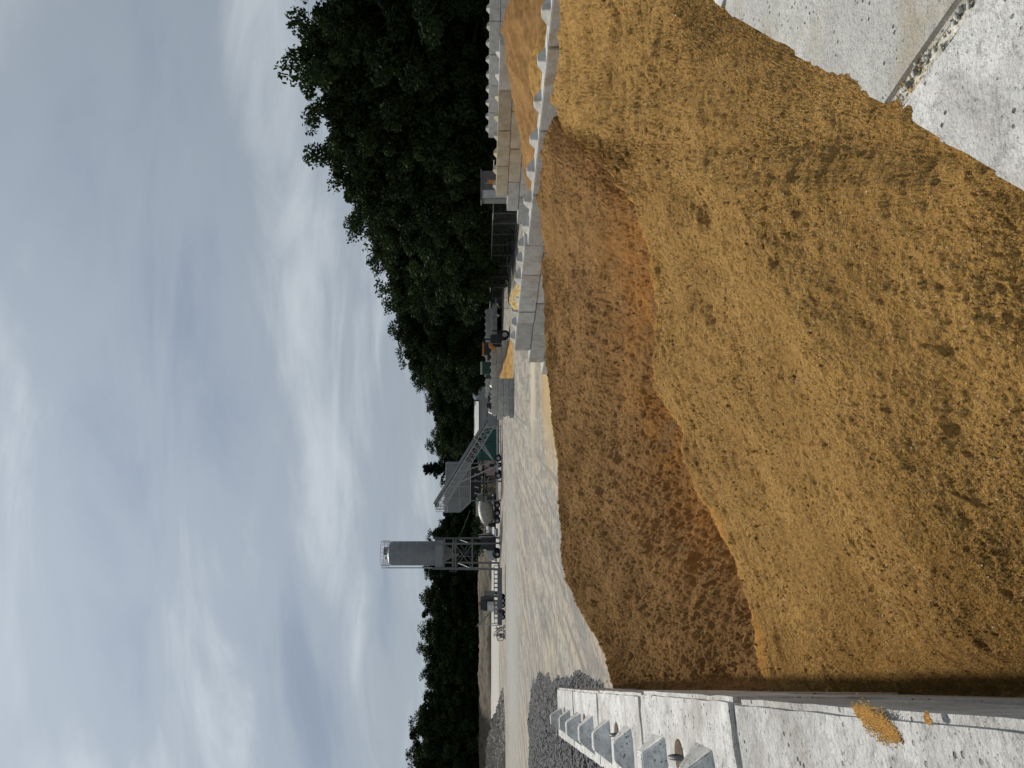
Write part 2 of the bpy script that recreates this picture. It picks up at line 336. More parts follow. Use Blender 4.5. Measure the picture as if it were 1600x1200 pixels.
# ------------------------------------------------------------------ sand: profiles read along rays from the camera, as (photo x, height) pairs
def columns(cols, ys, npt):
    keys = sorted(cols); t = np.linspace(0, 1, npt); Dk = []; Zk = []
    for k in keys:
        pts = cols[k]; z = np.array([p[1] for p in pts]); d = (CZ - z) * F / (np.array([p[0] for p in pts]) - HZ)
        s = np.linspace(0, 1, len(pts)); tt = np.interp(t, s, s)
        # smooth the polyline
        dd = np.interp(t, s, d); zz = np.interp(t, s, z)
        ker = np.hanning(npt // 8 | 1); ker /= ker.sum(); pad = len(ker) // 2
        zs = np.convolve(np.concatenate([2 * zz[0] - zz[pad:0:-1], zz, 2 * zz[-1] - zz[-2:-pad - 2:-1]]), ker, 'valid')
        ds = np.convolve(np.concatenate([2 * dd[0] - dd[pad:0:-1], dd, 2 * dd[-1] - dd[-2:-pad - 2:-1]]), ker, 'valid')
        Dk.append(ds); Zk.append(zs)
    Dk = np.array(Dk); Zk = np.array(Zk); keys = np.array(keys, float)
    D = np.stack([np.interp(ys, keys, Dk[:, i]) for i in range(npt)]); Z = np.stack([np.interp(ys, keys, Zk[:, i]) for i in range(npt)])
    w = 41; ker = np.hanning(w); ker /= ker.sum()
    def sm(A): return np.stack([np.convolve(np.pad(r, w // 2, mode='edge'), ker, 'valid') for r in A])
    return sm(D), sm(Z)
def sand_pile(name, cols, y0, y1, nc, nr, m, slope, wob, nback, rough, seed, fresh_fn, smax=12.05, floor=-0.15, grain=0.0016):
    ys = np.linspace(y0, y1, nc); D, Z = columns(cols, ys, 161)
    # wobble the crest
    # resample rows evenly in log depth
    t = np.linspace(0, 1, nr); tc_ = np.linspace(0, 1, 161)
    Dn = np.stack([np.interp(t, tc_, D[:, j]) for j in range(nc)], 1); Zn = np.stack([np.interp(t, tc_, Z[:, j]) for j in range(nc)], 1)
    wv = wob * fbm(*nz(seed, ys / 80.0, ys * 0 + 3.3), 2, 0.4)
    k = np.clip((t[:, None] - 0.55) / 0.45, 0, 1) ** 2
    Zn = Zn + wv[None, :] * k
    ext = np.linspace(0, 1, nback + 1)[1:] ** 1.4 * 4.6
    Db = Dn[-1][None] + ext[:, None]; Zb = Zn[-1][None] - slope * (ext[:, None] - 0.25 * (1 - np.exp(-ext[:, None] / 0.25)))
    Dn = np.concatenate([Dn, Db]); Zn = np.concatenate([Zn, np.maximum(Zb, floor)])
    tt = np.concatenate([t, 1 + ext / 4.6])[:, None] + 0 * Dn
    X = (600 - ys)[None, :] * Dn / F; Y = Dn
    Zn = Zn + rough(X, Y, tt, ys[None, :] + 0 * Dn, seed)
    # grain: sparse clods and dimples about a pixel or two across, larger with distance
    g_ = np.random.RandomState(seed).randn(*Zn.shape); g2 = np.random.RandomState(seed + 9).randn(*Zn.shape); k3 = np.array([.25, .5, .25])
    for ax_ in (0, 1): g2 = np.apply_along_axis(lambda r_: np.convolve(r_, k3, 'same'), ax_, g2)
    amp = np.clip(0.55 + 0.9 * perlin(X * 1.1 + 9, Y * 1.1), 0.25, 1.3)
    Zn = Zn + grain * Y ** 0.85 * amp * (0.55 * g_ + 1.5 * np.sign(g2) * np.abs(g2) ** 1.5)
    S = X * CT + Y * ST
    V = np.stack([X, Y, Zn], -1).reshape(-1, 3)
    return grid_mesh(name, V, nr + nback, nc, m, mask=(S < smax), attr=fresh_fn(tt, ys[None, :] + 0 * Dn, X, Y))
def seg_ridge(yp, x_t, pts, w, h):
    # a raised shoulder following a line of (column, row) marks on the pile
    out = 0 * yp
    ys_ = np.array([p[0] for p in pts], float); ts_ = np.array([p[1] for p in pts], float)
    c = np.interp(yp, ys_, ts_); ends = np.clip((yp - ys_[0]) / 60, 0, 1) * np.clip((ys_[-1] - yp) / 60, 0, 1)
    q = (x_t - c) / w
    return h * np.where(q > 0, np.exp(-q * q), np.exp(-(q * 0.45) ** 2)) * ends
def rough_near(X, Y, t, yp, sd_):
    nr_ = np.clip(Y / 5.0, 0.3, 1.0)
    lum = 0.07 * fbm(*nz(1, X * 0.8, Y * 0.8), 3) + (0.028 + 0.014 * nr_) * 1.0 * fbm(*nz(2, X * 3.0, Y * 3.0), 4, 0.6)
    fine = 0.017 * fbm(*nz(3, X * 11, Y * 11), 4, 0.68)
    pm = np.clip(0.5 + 1.6 * perlin(*nz(8, X * 1.3, Y * 1.3)), 0.15, 1.3)
    pit = pm * (-0.034 * np.clip(perlin(*nz(4, X * 7, Y * 5)) - 0.26, 0, 1) * 2.2 - 0.03 * np.clip(perlin(*nz(5, X * 15, Y * 15)) - 0.28, 0, 1) * 3 - 0.02 * np.clip(perlin(*nz(7, X * 27, Y * 27)) - 0.25, 0, 1) * 3) * (0.45 + 0.55 * nr_)
    clod = 0.022 * np.clip(perlin(*nz(9, X * 9, Y * 9)) - 0.34, 0, 1) * 2.5
    A = -X * ST + Y * CT; S = X * CT + Y * ST
    q = S * 0.55 + A * 0.85; rill = 0.05 * fbm(*nz(6, q * 2.2, (A - S) * 0.3), 3, 0.55) + 0.016 * fbm(*nz(19, q * 9, (A - S) * 0.9), 3, 0.6)
    sh = seg_ridge(yp, t, [(230, .58), (330, .50), (480, .46), (720, .38), (1080, .30)], 0.10, 0.09) + seg_ridge(yp, t + .03 * perlin(yp / 90, t * 4), [(470, .86), (700, .72), (1090, .52)], 0.05, 0.07) + seg_ridge(yp, t + .03 * perlin(yp / 70 + 4, t * 4), [(300, .78), (520, .66), (800, .52), (1090, .40)], 0.05, 0.06) + seg_ridge(yp, t, [(820, .86), (960, .78), (1090, .72)], 0.04, 0.05)
    far = np.clip(Y / 6.0, 0.6, 2.0)
    e = np.abs((X - 0.62) * 0.806 - (Y - 1.89) * 0.592); far = far * (0.25 + 0.75 * np.clip(e / 0.45, 0, 1))
    return (lum + rill) * np.minimum(far, 1.3) + fine * far ** 0.5 + (pit + clod) + sh - 0.02 + 0.03 * fbm(*nz(18, X * 0.9 + Y * 2.2, Y * 0.9 - X * 2.2), 3, 0.7)
def rough_far(X, Y, t, yp, sd_):
    A = -X * ST + Y * CT; S = X * CT + Y * ST
    r = 0.13 * fbm(*nz(11, X * 0.7, Y * 0.7), 3) + 0.06 * fbm(*nz(12, X * 2.6, Y * 2.2), 4, 0.6) + 0.017 * fbm(*nz(13, X * 9, Y * 8), 4, 0.66)
    ridge = 0.13 * (1 - np.abs(fbm(*nz(14, (X + 0.7 * Y) * 0.7, (Y - 0.7 * X) * 0.2), 3)) * 2.2)
    pit = -0.09 * np.clip(perlin(*nz(15, X * 5, Y * 4)) - 0.30, 0, 1) * 2.2 - 0.05 * np.clip(perlin(*nz(16, X * 11, Y * 10)) - 0.28, 0, 1) * 2.5
    sh = seg_ridge(yp, t, [(560, .80), (700, .66), (850, .45), (1060, .30)], 0.12, 0.17) + seg_ridge(yp, t, [(300, .55), (420, .42), (640, .30)], 0.10, 0.12) + seg_ridge(yp, t + .05 * perlin(yp / 80, t * 3), [(640, .92), (800, .72), (960, .55), (1090, .5)], 0.08, 0.09) + seg_ridge(yp, t + .05 * perlin(yp / 60 + 7, t * 3), [(420, .70), (600, .52), (760, .34), (940, .16)], 0.08, 0.09) + seg_ridge(yp, t, [(700, .50), (840, .30), (1000, .12)], 0.07, 0.06)
    fade = np.clip((1.02 - t) / 0.12, 0.25, 1)
    low = np.clip((0.35 - t) / 0.2, 0, 1)
    st = 0.03 * fbm(*nz(21, (yp + 260 * t) / 34.0, t * 2.2), 4, 0.6) * np.clip(Y / 9, .8, 1.6)
    return (r * 0.8 + ridge * 0.8 + st - 0.08 + sh) * fade + pit * 0.45 + 0.03 * fbm(*nz(22, X * 5.5, Y * 5.5), 4, 0.72) + 0.02 * np.clip(perlin(*nz(23, X * 13, Y * 13)) - 0.2, 0, 1) * 2 + low * 0.05 * fbm(*nz(17, (X + Y) * 3, (Y - X) * 1.2), 4, 0.6)
near_cols = {
 1130: [(1800, .8), (1600, .8), (1400, .72), (1300, .66), (1210, .58)],
 1085: [(1800, .85), (1600, .85), (1400, .78), (1300, .7), (1205, .6)],
 1000: [(1800, 1.0), (1600, 1.08), (1450, 1.1), (1300, .95), (1185, .75)],
 900: [(1800, 1.12), (1600, 1.22), (1480, 1.27), (1300, 1.12), (1150, .9)],
 810: [(1800, 1.2), (1600, 1.32), (1440, 1.4), (1270, 1.28), (1112, 1.08)],
 690: [(1800, 1.28), (1600, 1.4), (1370, 1.54), (1200, 1.42), (1063, 1.25)],
 600: [(1800, 1.32), (1600, 1.46), (1310, 1.62), (1150, 1.55), (1024, 1.38)],
 500: [(1800, 1.36), (1550, 1.54), (1260, 1.72), (1120, 1.64), (1027, 1.42)],
 400: [(1800, 1.38), (1500, 1.60), (1200, 1.78), (1080, 1.68), (1018, 1.46)],
 320: [(1800, 1.4), (1500, 1.66), (1180, 1.80), (1060, 1.74), (998, 1.52)],
 250: [(1800, 1.45), (1600, 1.64), (1200, 1.80), (1000, 1.76), (940, 1.62)],
 205: [(1800, 1.42), (1534, 1.64), (1150, 1.79), (960, 1.76), (880, 1.55)],
 150: [(1700, 1.45), (1431, 1.64), (1130, 1.77), (960, 1.77), (862, 1.55)],
 100: [(1550, 1.45), (1337, 1.64), (1100, 1.76), (950, 1.77), (868, 1.45)],
 0: [(1300, 1.4), (1150, 1.64), (1040, 1.73), (950, 1.78), (862, 1.70)],
 -160: [(1200, 1.4), (1100, 1.62), (1000, 1.72), (930, 1.78), (870, 1.72)],
}
def fr_near(t, yp, X, Y): return np.clip((t - 0.98) / 0.04, 0, 1) * 0.9
tag(link('sand_pile', sand_pile('sand_pile', near_cols, -160, 1130, 900, 620, 'sand_gold', 0.95, 0.07, 40, rough_near, 1, fr_near)),
    'nearest golden sand pile, sunlit and pitted, filling the front of the picture', 'sand pile', 'sand piles in the block bays')
def slope_col(xv, zv, xc, dc, bulge=0.06):
    dv = (CZ - zv) * F / (xv - HZ); zc_ = CZ - (xc - HZ) * dc / F; out = [(xv, zv)]
    for q in (0.3, 0.6, 0.85): dq = dv + (dc - dv) * q; zq = zv + (zc_ - zv) * q + bulge * math.sin(PI * q); out.append((HZ + (CZ - zq) * F / dq, zq))
    return out + [(xc, zc_)]
far_cols = {1130: slope_col(1250, .35, 975, 8.6), 1090: slope_col(1240, .3, 970, 8.9), 1000: slope_col(1215, .25, 934, 10.6), 900: slope_col(1185, .2, 880, 13.0),
 800: slope_col(1130, .25, 874, 14.2), 690: slope_col(1090, .35, 868, 15.2), 620: slope_col(1060, .5, 859, 16.4), 500: slope_col(1050, .55, 851, 18.5), 400: slope_col(1045, .6, 845, 22.2),
 320: slope_col(1030, .65, 833, 19.6), 230: slope_col(950, .8, 836, 17.9), 130: slope_col(900, .9, 845, 16.3)}
def fr_far(t, yp, X, Y): return np.clip(1.0 - np.abs(t - 0.06) / 0.26, 0, 1) * np.clip((yp - 250) / 120, 0, 1) * np.clip((960 - yp) / 150, 0.0, 1)
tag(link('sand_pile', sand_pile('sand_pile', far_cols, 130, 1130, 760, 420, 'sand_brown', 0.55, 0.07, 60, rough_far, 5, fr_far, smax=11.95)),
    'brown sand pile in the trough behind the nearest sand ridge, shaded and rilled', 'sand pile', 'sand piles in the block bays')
def crumbs(pile, n, m, r0, r1, ymax, seed, name='loose_crumbs'):
    rs_ = np.random.RandomState(seed); me = pile.data; co = np.empty(len(me.vertices) * 3, np.float32); me.vertices.foreach_get('co', co); co = co.reshape(-1, 3)
    co = co[(co[:, 1] < ymax) & (co[:, 1] > 1.2)]; pm = perlin(co[:, 0] * 1.7 + 5, co[:, 1] * 1.7) + 0.8 * perlin(co[:, 0] * 6, co[:, 1] * 6)
    w = np.clip(pm + 0.35, 0.02, None) ** 2; w /= w.sum(); c = co[rs_.choice(len(co), n, p=w)]
    base = np.array([(1, 0, 0), (0, 1, 0), (-1, 0, 0), (0, -1, 0), (.3, .2, .9), (-.3, -.1, .8), (0, 0, -.6)]); fs = np.array([(0, 1, 4), (1, 2, 5), (1, 5, 4), (2, 3, 5), (3, 0, 4), (3, 4, 5), (1, 0, 6), (2, 1, 6), (3, 2, 6), (0, 3, 6)])
    rr = (r0 + (r1 - r0) * rs_.rand(n) ** 3.5) * np.clip(c[:, 1] / 3.0, 0.7, 2.4); a = rs_.rand(n) * 6.28; ca, sa = np.cos(a), np.sin(a)
    jit = 0.65 + 0.7 * rs_.rand(n, 7, 3); b = base[None] * jit; X = b[..., 0] * ca[:, None] - b[..., 1] * sa[:, None]; Y = b[..., 0] * sa[:, None] + b[..., 1] * ca[:, None]
    V = np.stack([X, Y, b[..., 2] * .8], -1) * rr[:, None, None] + c[:, None, :]; Fs = (fs[None] + 7 * np.arange(n)[:, None, None]).reshape(-1, 3)
    m_ = bpy.data.meshes.new(name); m_.from_pydata(V.reshape(-1, 3).tolist(), [], Fs.tolist()); m_.materials.append(M[m]); m_.update()
    o = link(name, m_, pile); tag(o, kind='stuff')
piles = [o for o in COL.objects if o.name.startswith('sand_pile')]
crumbs(piles[0], 12000, 'sand_gold', 0.0015, 0.011, 30, 1); crumbs(piles[0], 1200, 'pale_grit', 0.0018, 0.0055, 9, 2, 'pale_stones'); crumbs(piles[1], 5000, 'sand_brown', 0.003, 0.012, 30, 3)
def mound(name, cs, ca, rs, ra, h, m, seed, label, group='sand piles in the block bays', n=260, smin=12.5, smax=23.5):
    u = np.linspace(-1, 1, n); U, W = np.meshgrid(u, u, indexing='ij'); rr = np.sqrt(U ** 2 + W ** 2)
    S = cs + U * rs; A = ca + W * ra; X = -A * ST + S * CT; Y = A * CT + S * ST
    z = h * np.clip(1 - rr, 0, 1) ** 0.85 + (0.22 * fbm(X * 0.5 + seed, Y * 0.5) + 0.10 * fbm(X * 2 + seed, Y * 2) + 0.04 * fbm(X * 7 + seed, Y * 7)) * np.clip((1 - rr) * 4, 0, 1) - 0.03
    mk = (rr < 1.0) & (S > smin) & (S < smax)
    o = link(name, grid_mesh(name, np.stack([X, Y, z], -1).reshape(-1, 3), n, n, m, mask=mk, attr=0 * z))
    tag(o, label, 'sand pile', group); return o
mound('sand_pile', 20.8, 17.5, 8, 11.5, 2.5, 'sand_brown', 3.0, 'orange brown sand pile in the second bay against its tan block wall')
mound('sand_pile', 14.6, 13.5, 3.0, 6.0, 2.0, 'sand_gold', 8.0, 'small pale sand heap just behind the first divider wall with large studs')

# ------------------------------------------------------------------ concrete blocks
STUD = None
def stud_mesh():
    b = 0.17; t_ = 0.065; h = 0.15
    mb = MB(); mb.add([(-b, -b, -.004), (b, -b, -.004), (b, b, -.004), (-b, b, -.004), (-t_, -t_, h), (t_, -t_, h), (t_, t_, h), (-t_, t_, h)], [(0, 1, 5, 4), (1, 2, 6, 5), (2, 3, 7, 6), (3, 0, 4, 7), (4, 5, 6, 7)])
    me = mb.mesh('stud', 'concrete'); bm = bmesh.new(); bm.from_mesh(me)
    bmesh.ops.bevel(bm, geom=[e for e in bm.edges if not e.is_boundary], offset=0.008, segments=2, affect='EDGES'); bm.to_mesh(me); bm.free(); return me
STUD = {'concrete': stud_mesh()}
for k in ('concrete_tan', 'concrete_pale'):
    STUD[k] = STUD['concrete'].copy(); STUD[k].materials[0] = M[k]
_bm = {}
def block_mesh(L, W, H, m, seed=0, hook=False, rough=0.0):
    key = (L, W, H, m, seed, hook)
    if key in _bm: return _bm[key]
    bm = bmesh.new(); bmesh.ops.create_cube(bm, size=1.0); bmesh.ops.scale(bm, vec=(W, L, H), verts=bm.verts); bmesh.ops.translate(bm, vec=(0, 0, H / 2), verts=bm.verts)
    bmesh.ops.bevel(bm, geom=bm.edges[:], offset=0.022, segments=2, affect='EDGES')
    if hook:
        top = max(bm.faces, key=lambda f: f.calc_center_median().z + f.calc_area())
        r = bmesh.ops.subdivide_edges(bm, edges=[e for e in top.edges], cuts=2, use_grid_fill=True)
        bm.faces.ensure_lookup_table()
    if rough:
        bmesh.ops.triangulate(bm, faces=[f for f in bm.faces if len(f.verts) > 4])
        for _ in range(4): bmesh.ops.subdivide_edges(bm, edges=[e for e in bm.edges if e.calc_length() > 0.09], cuts=1, use_grid_fill=True)
        rr = random.Random(seed)
        from mathutils import noise as mn
        for v in bm.verts:
            p = v.co * 5 + Vector((seed * 3.1, 0, 0)); q = v.co * 18
            v.co += Vector((mn.noise(p), mn.noise(p + Vector((9, 0, 0))), mn.noise(p + Vector((0, 9, 0))))) * rough + mn.noise(q) * rough * 0.4 * v.co.normalized()
            # chip the arrises
            ex = (abs(abs(v.co.x) - W / 2) < 0.03) + (abs(abs(v.co.y) - L / 2) < 0.03) + (abs(v.co.z - H) < 0.03)
            if ex >= 2 and mn.noise(v.co * 9 + Vector((seed, 4, 2))) > 0.15: v.co *= 0.993
    me = bpy.data.meshes.new('concrete_block'); bm.to_mesh(me); bm.free(); me.materials.append(M[m]); _bm[key] = me; return me
def block(s, a, z, rz, L, W, H, m, label, group, studs=2, bay_frame=True, seed=0, hook=False, rough=0.0, loc=None, sscale=1.0, soff=0.0):
    o = link('concrete_block', block_mesh(L, W, H, m, seed, hook, rough)); o.location = bay(s, a, z) if loc is None else loc; o.rotation_euler = (0, 0, rz)
    tag(o, label, 'concrete block', group)
    for i in range(studs):
        st = bpy.data.objects.new('stud', STUD[m]); COL.objects.link(st); st.parent = o; st.location = (soff, (i + 0.5) * L / studs - L / 2, H); st.scale = (sscale * rnd.uniform(.88, 1.1), sscale * rnd.uniform(.85, 1.12), sscale * rnd.uniform(.82, 1.1)); st.rotation_euler = (0, 0, rnd.uniform(-.06, .06))
    if hook:
        lp = MB().torus((0, 0, H - 0.025), 0.075, 0.011, axis=(1, 0, 0), arc=PI).build('lifting_loop', 'steel'); lp.parent = o; lp.matrix_parent_inverse = Matrix(); lp.location = (0, 0, 0)
        pk = MB().lathe((0, 0, H + 0.0035), (0, 0, 1), [(0.001, -0.002), (0.06, 0.0), (0.085, 0.0015), (0.09, -0.01)], 18).build('lifting_pocket', 'rust'); pk.parent = o; pk.matrix_parent_inverse = Matrix()
    return o
ORD = ['first', 'second', 'third', 'fourth', 'fifth', 'sixth', 'seventh', 'eighth', 'ninth', 'tenth', 'eleventh', 'twelfth', 'thirteenth', 'fourteenth', 'fifteenth', 'sixteenth']
CRS = {0: 'top', 1: 'second', 2: 'third', 3: 'bottom'}
def wall(s, a_list, tops, z0_by_course, H, W, m_fn, rz, where, group, jit=0.012, hook=False, rough=0.0, ss=1.0, so=0.0):
    # a_list: list of (a0, a1) per course
    for c, segs in enumerate(a_list):
        for i, (a0, a1) in enumerate(segs):
            jx = rnd.uniform(-jit, jit); zt = tops(c, (a0 + a1) / 2)
            exposed = c == 0 or not any(q0 - 0.4 < (a0 + a1) / 2 < q1 + 0.4 for q0, q1 in a_list[c - 1])
            lab = where % (ORD[i], CRS[c])
            block(s + W / 2 + jx, (a0 + a1) / 2, zt - H, rz + rnd.uniform(-.006, .006), round(a1 - a0 - 0.025, 3), W, H - 0.012, m_fn(c, i), lab, group,
                  studs=2 if exposed and a1 - a0 > 1.3 else (1 if exposed else 0), seed=(i if rough else 0), hook=hook and c == 0, rough=rough if c == 0 else 0, sscale=ss, soff=so)
RZ = TH     # block length runs along the bays
def seg(a0, a1, L):
    n = max(1, round((a1 - a0) / L)); return [(a0 + (a1 - a0) * i / n, a0 + (a1 - a0) * (i + 1) / n) for i in range(n)]
# left wall, seen end-on at the photographer's feet
LW = 0.60
wall(-0.048 - LW, [[(-0.6, 1.24), (1.26, 3.07), (3.13, 4.96), (4.96, 6.80), (6.80, 8.63), (8.63, 10.47)],
                   [(-0.6, 0.35), (0.35, 2.18), (2.18, 4.02), (4.02, 5.86), (5.86, 7.70), (7.70, 9.54), (9.54, 11.0)],
                   [(1.2, 3.05), (3.05, 4.88), (4.88, 6.72), (6.72, 8.56), (8.56, 10.4), (10.4, 12.2)]],
     lambda c, a: 2.11 - 0.61 * c + (0.015 if c == 0 and a < 3 else 0), None, 0.61, LW, lambda c, i: 'concrete_pale' if c == 0 else 'concrete', RZ,
     '%s studded block from the camera in the %s course of the left wall', 'blocks of the left wall', jit=0.008, hook=True, rough=0.004, ss=0.9, so=-0.07)
# first divider wall on the right
wall(11.9, [seg(1.1, 17.5, 2.34), seg(14.0, 17.5, 2.4), seg(14.0, 17.5, 2.4)], lambda c, a: 1.80 - 0.61 * c, None, 0.61, 0.62,
     lambda c, i: 'concrete', RZ, "%s block from the right, %s course, near half of the first divider wall", 'blocks of the first divider wall', ss=1.3)
wall(11.95, [[(17.56, 19.2), (19.2, 21.6), (21.6, 22.4), (22.4, 24.7)], [(17.56, 18.6), (18.6, 21.0), (21.0, 23.35), (23.35, 25.8)], [(17.56, 19.9), (19.9, 22.3), (22.3, 24.7), (24.7, 27.0)]],
     lambda c, a: 1.89 - 0.61 * c, None, 0.61, 0.62, lambda c, i: 'concrete', RZ, "%s block from the right, %s course, far half of the first divider wall", 'blocks of the first divider wall', ss=1.3)
# second divider wall, tan from the sand it once held
wall(23.6, [seg(20.6, 30.2, 2.4), seg(21.8, 31.4, 2.4), seg(20.6, 32.6, 2.4), seg(21.0, 33.4, 2.4)], lambda c, a: 2.44 - 0.61 * c, None, 0.61, 0.62,
     lambda c, i: 'concrete_tan' if (c * 2 + i) % 5 != 0 and i < 4 - c else 'concrete', RZ, '%s tan or grey block from the right, %s course of the second divider wall', 'blocks of the second divider wall', ss=1.2)
# third divider wall
wall(35.5, [seg(27, 38.9, 2.4), seg(27, 38.9, 2.4), seg(27, 38.9, 2.4), seg(27, 38.9, 2.4)], lambda c, a: 2.74 - 0.63 * c, None, 0.63, 0.62,
     lambda c, i: 'concrete', RZ, '%s grey block from the right, %s course, third divider wall by the trees', 'blocks of the third divider wall', ss=1.3)
# back wall pads by the camera, skewed to the line of the wall
for i, (s0, s1, dz, lb) in enumerate([(-0.03, 1.865, 0, 'bluish grey flat concrete block nearest the camera, in the lower right corner'), (1.90, 3.74, 0.008, 'flat concrete block beyond the rough mortar joint at the right edge'),
                                  (3.78, 5.6, 0.0, 'flat concrete block at the far right end of the back wall')]):
    sc0 = (s0 + s1) / 2; ae = 1.50 + (sc0 - 1.31) * 0.59 + 0.10
    o = block(sc0, ae - 1.2, 1.65 - 0.6 + dz, TH, 2.4, s1 - s0, 0.6, 'concrete_pale' if i != 1 else 'concrete', lb, 'flat blocks of the back wall', studs=0, seed=20 + i, rough=0.006)
    for v in o.data.vertices: v.co.y += 0.59 * v.co.x
    o.data.update()
mb = MB()
for k in range(230):
    a = rnd.uniform(0.5, 1.9); r = rnd.uniform(0.005, 0.018); c = bay(1.885 + rnd.gauss(0.012, 0.02), a, 1.638 + rnd.uniform(-0.008, 0.008))
    ico = [(0, 0, 1), (0.9, 0, 0.3), (0.3, 0.85, 0.3), (-0.7, 0.5, 0.35), (-0.7, -0.5, 0.3), (0.3, -0.85, 0.35), (0, 0, -1)]
    vs = [c + Vector((x * r * rnd.uniform(.7, 1.3), y * r * rnd.uniform(.7, 1.3), z * r * 0.7)) for x, y, z in ico]
    mb.add(vs, [(0, 1, 2), (0, 2, 3), (0, 3, 4), (0, 4, 5), (0, 5, 1), (6, 2, 1), (6, 3, 2), (6, 4, 3), (6, 5, 4), (6, 1, 5)], True)
a0_, a1_ = bay(1.883, 0.2, 1.60), bay(1.883, 1.88, 1.60); mb.beam(a0_, a1_, 0.05, 0.07)
tag(mb.build('mortar_joint', 'mortar'), 'rough pebbly mortar squeezed out of the joint between the two flat blocks', 'mortar', kind='stuff')
# small spills of sand lying on block tops
def spill(c, rx, ry, h, m, label, rz=0.0, seed=0, n=46):
    u = np.linspace(-1, 1, n); U, W = np.meshgrid(u, u, indexing='ij'); ang = np.arctan2(W, U)
    rr = np.sqrt(U ** 2 + W ** 2) / (0.72 + 0.5 * fbm(np.cos(ang) * 1.6 + seed, np.sin(ang) * 1.6, 3))
    z = h * np.clip(1 - rr, -0.3, 1) + 0.35 * h * fbm(U * 4 + seed, W * 4) * (rr < 1)
    X = U * rx; Y = W * ry; XX = X * math.cos(rz) - Y * math.sin(rz) + c[0]; YY = X * math.sin(rz) + Y * math.cos(rz) + c[1]
    o = link('sand_spill', grid_mesh('sand_spill', np.stack([XX, YY, z + c[2]], -1).reshape(-1, 3), n, n, m, mask=(rr < 1.15), attr=0 * z))
    tag(o, label, 'spilled sand', 'sand spilled on block tops')
def on_top(x, y, z): p = P(x, y, (CZ - z) * F / (x - HZ)); return p
def grains(a, b, wd, n, z, label):
    mb = MB(); 
    for k in range(n):
        u_ = rnd.random(); lat = rnd.gauss(0, 1) * wd * (0.35 + math.sin(PI * u_) * 0.65); c = a.lerp(b, u_ + rnd.gauss(0, .06)); dr = (b - a).normalized(); c = c + Vector((-dr.y, dr.x, 0)) * lat
        r_ = rnd.uniform(.0012, .0034); c.z = z + r_ * .4 + rnd.random() * .002
        mb.add([c + Vector(q) * r_ for q in ((1, 0, 0), (0, 1, 0), (-1, 0, 0), (0, -1, 0), (.2, .1, 1), (0, 0, -1))], [(0, 1, 4), (1, 2, 4), (2, 3, 4), (3, 0, 4), (1, 0, 5), (2, 1, 5), (3, 2, 5), (0, 3, 5)])
    me = mb.mesh('sand_spill', 'sand_grain', recalc=False); o = link('sand_spill', me); tag(o, label, 'spilled sand', 'sand spilled on block tops', 'stuff')
mat('sand_grain', (0.66, 0.40, 0.12), 0.9, vscale=200, var=0.5)
grains(on_top(1338, 1108, 2.114), on_top(1402, 1150, 2.114), .016, 2200, 2.1135, 'orange patch of loose sand on the nearest block of the left wall')
grains(on_top(1445, 1120, 2.114), on_top(1456, 1128, 2.114), .006, 200, 2.1135, 'tiny dab of sand beside the orange patch on the left wall')
mb = MB()
for k in range(3600):
    u_ = rnd.random() * 2.9 - .2; off = abs(rnd.gauss(0, 1)) ** 1.6 * 0.055; c = Vector((0.62 + .592 * u_ + .806 * off, 1.89 + .806 * u_ - .592 * off, 1.6415)); r_ = rnd.uniform(.0015, .0045)
    mb.add([c + Vector(q) * r_ for q in ((1, 0, 0), (0, 1, 0), (-1, 0, 0), (0, -1, 0), (.2, .1, 1), (0, 0, -1))], [(0, 1, 4), (1, 2, 4), (2, 3, 4), (3, 0, 4), (1, 0, 5), (2, 1, 5), (3, 2, 5), (0, 3, 5)])
tag(link('scattered_grains', mb.mesh('scattered_grains', 'sand_grain', recalc=False)), 'loose grains scattered from the sand edge onto the flat concrete blocks', 'spilled sand', kind='stuff')
spill(bay(12.28, 21.3, 1.885), 0.27, 1.5, 0.30, 'sand_pale', 'pale yellow sand heaped between studs on top of the first divider wall', rz=TH, seed=9, n=60)

# ------------------------------------------------------------------ black stone by the left wall, rubble far left
nc, nr = 360, 260
ys = np.linspace(1000, 1330, nc); ds = 17 + (50 - 17) * np.linspace(0, 1, nr) ** 1.3
Dg, Yg = np.meshgrid(ds, ys, indexing='ij'); X = (600 - Yg) * Dg / F
edge = np.clip((Yg - 1045 - 18 * fbm(X * 0.3, Dg * 0.2)) / 45, 0, 1) * np.clip((Dg - 17) / 3, 0, 1) * np.clip((47 - Dg + 1.5 * fbm(X * 0.4, Dg * 0)) / 5, 0, 1)
Z = -0.12 + edge * (0.42 + 0.35 * fbm(X * 0.35, Dg * 0.35)) + 0.10 * np.abs(fbm(X * 3.1, Dg * 3.1, 3, 0.7)) * (edge > 0.05) + 0.05 * perlin(X * 9, Dg * 9)
tag(link('gravel_pile', grid_mesh('gravel_pile', np.stack([X, Dg, Z], -1).reshape(-1, 3), nr, nc, 'dark_gravel', smooth=False)), 'low spread of blue black crushed stone outside the left wall', 'gravel pile')
nc, nr = 300, 90
xs = np.linspace(-72, -46, nc); ys = np.linspace(98, 112, nr); Yg, Xg = np.meshgrid(ys, xs, indexing='ij')
env = np.clip((-46.8 - Xg) / 9, 0, 1) ** 0.7 * np.clip(1 - ((Yg - 104.5) / 6.5) ** 2, 0, 1) ** 0.7
Z = env * (2.7 + 0.7 * fbm(Xg * 0.3, Yg * 0.3)) + env ** 0.3 * (0.9 * np.abs(fbm(Xg * 0.9, Yg * 0.9, 4, 0.6)) + 0.15 * perlin(Xg * 4, Yg * 4)) - 0.25
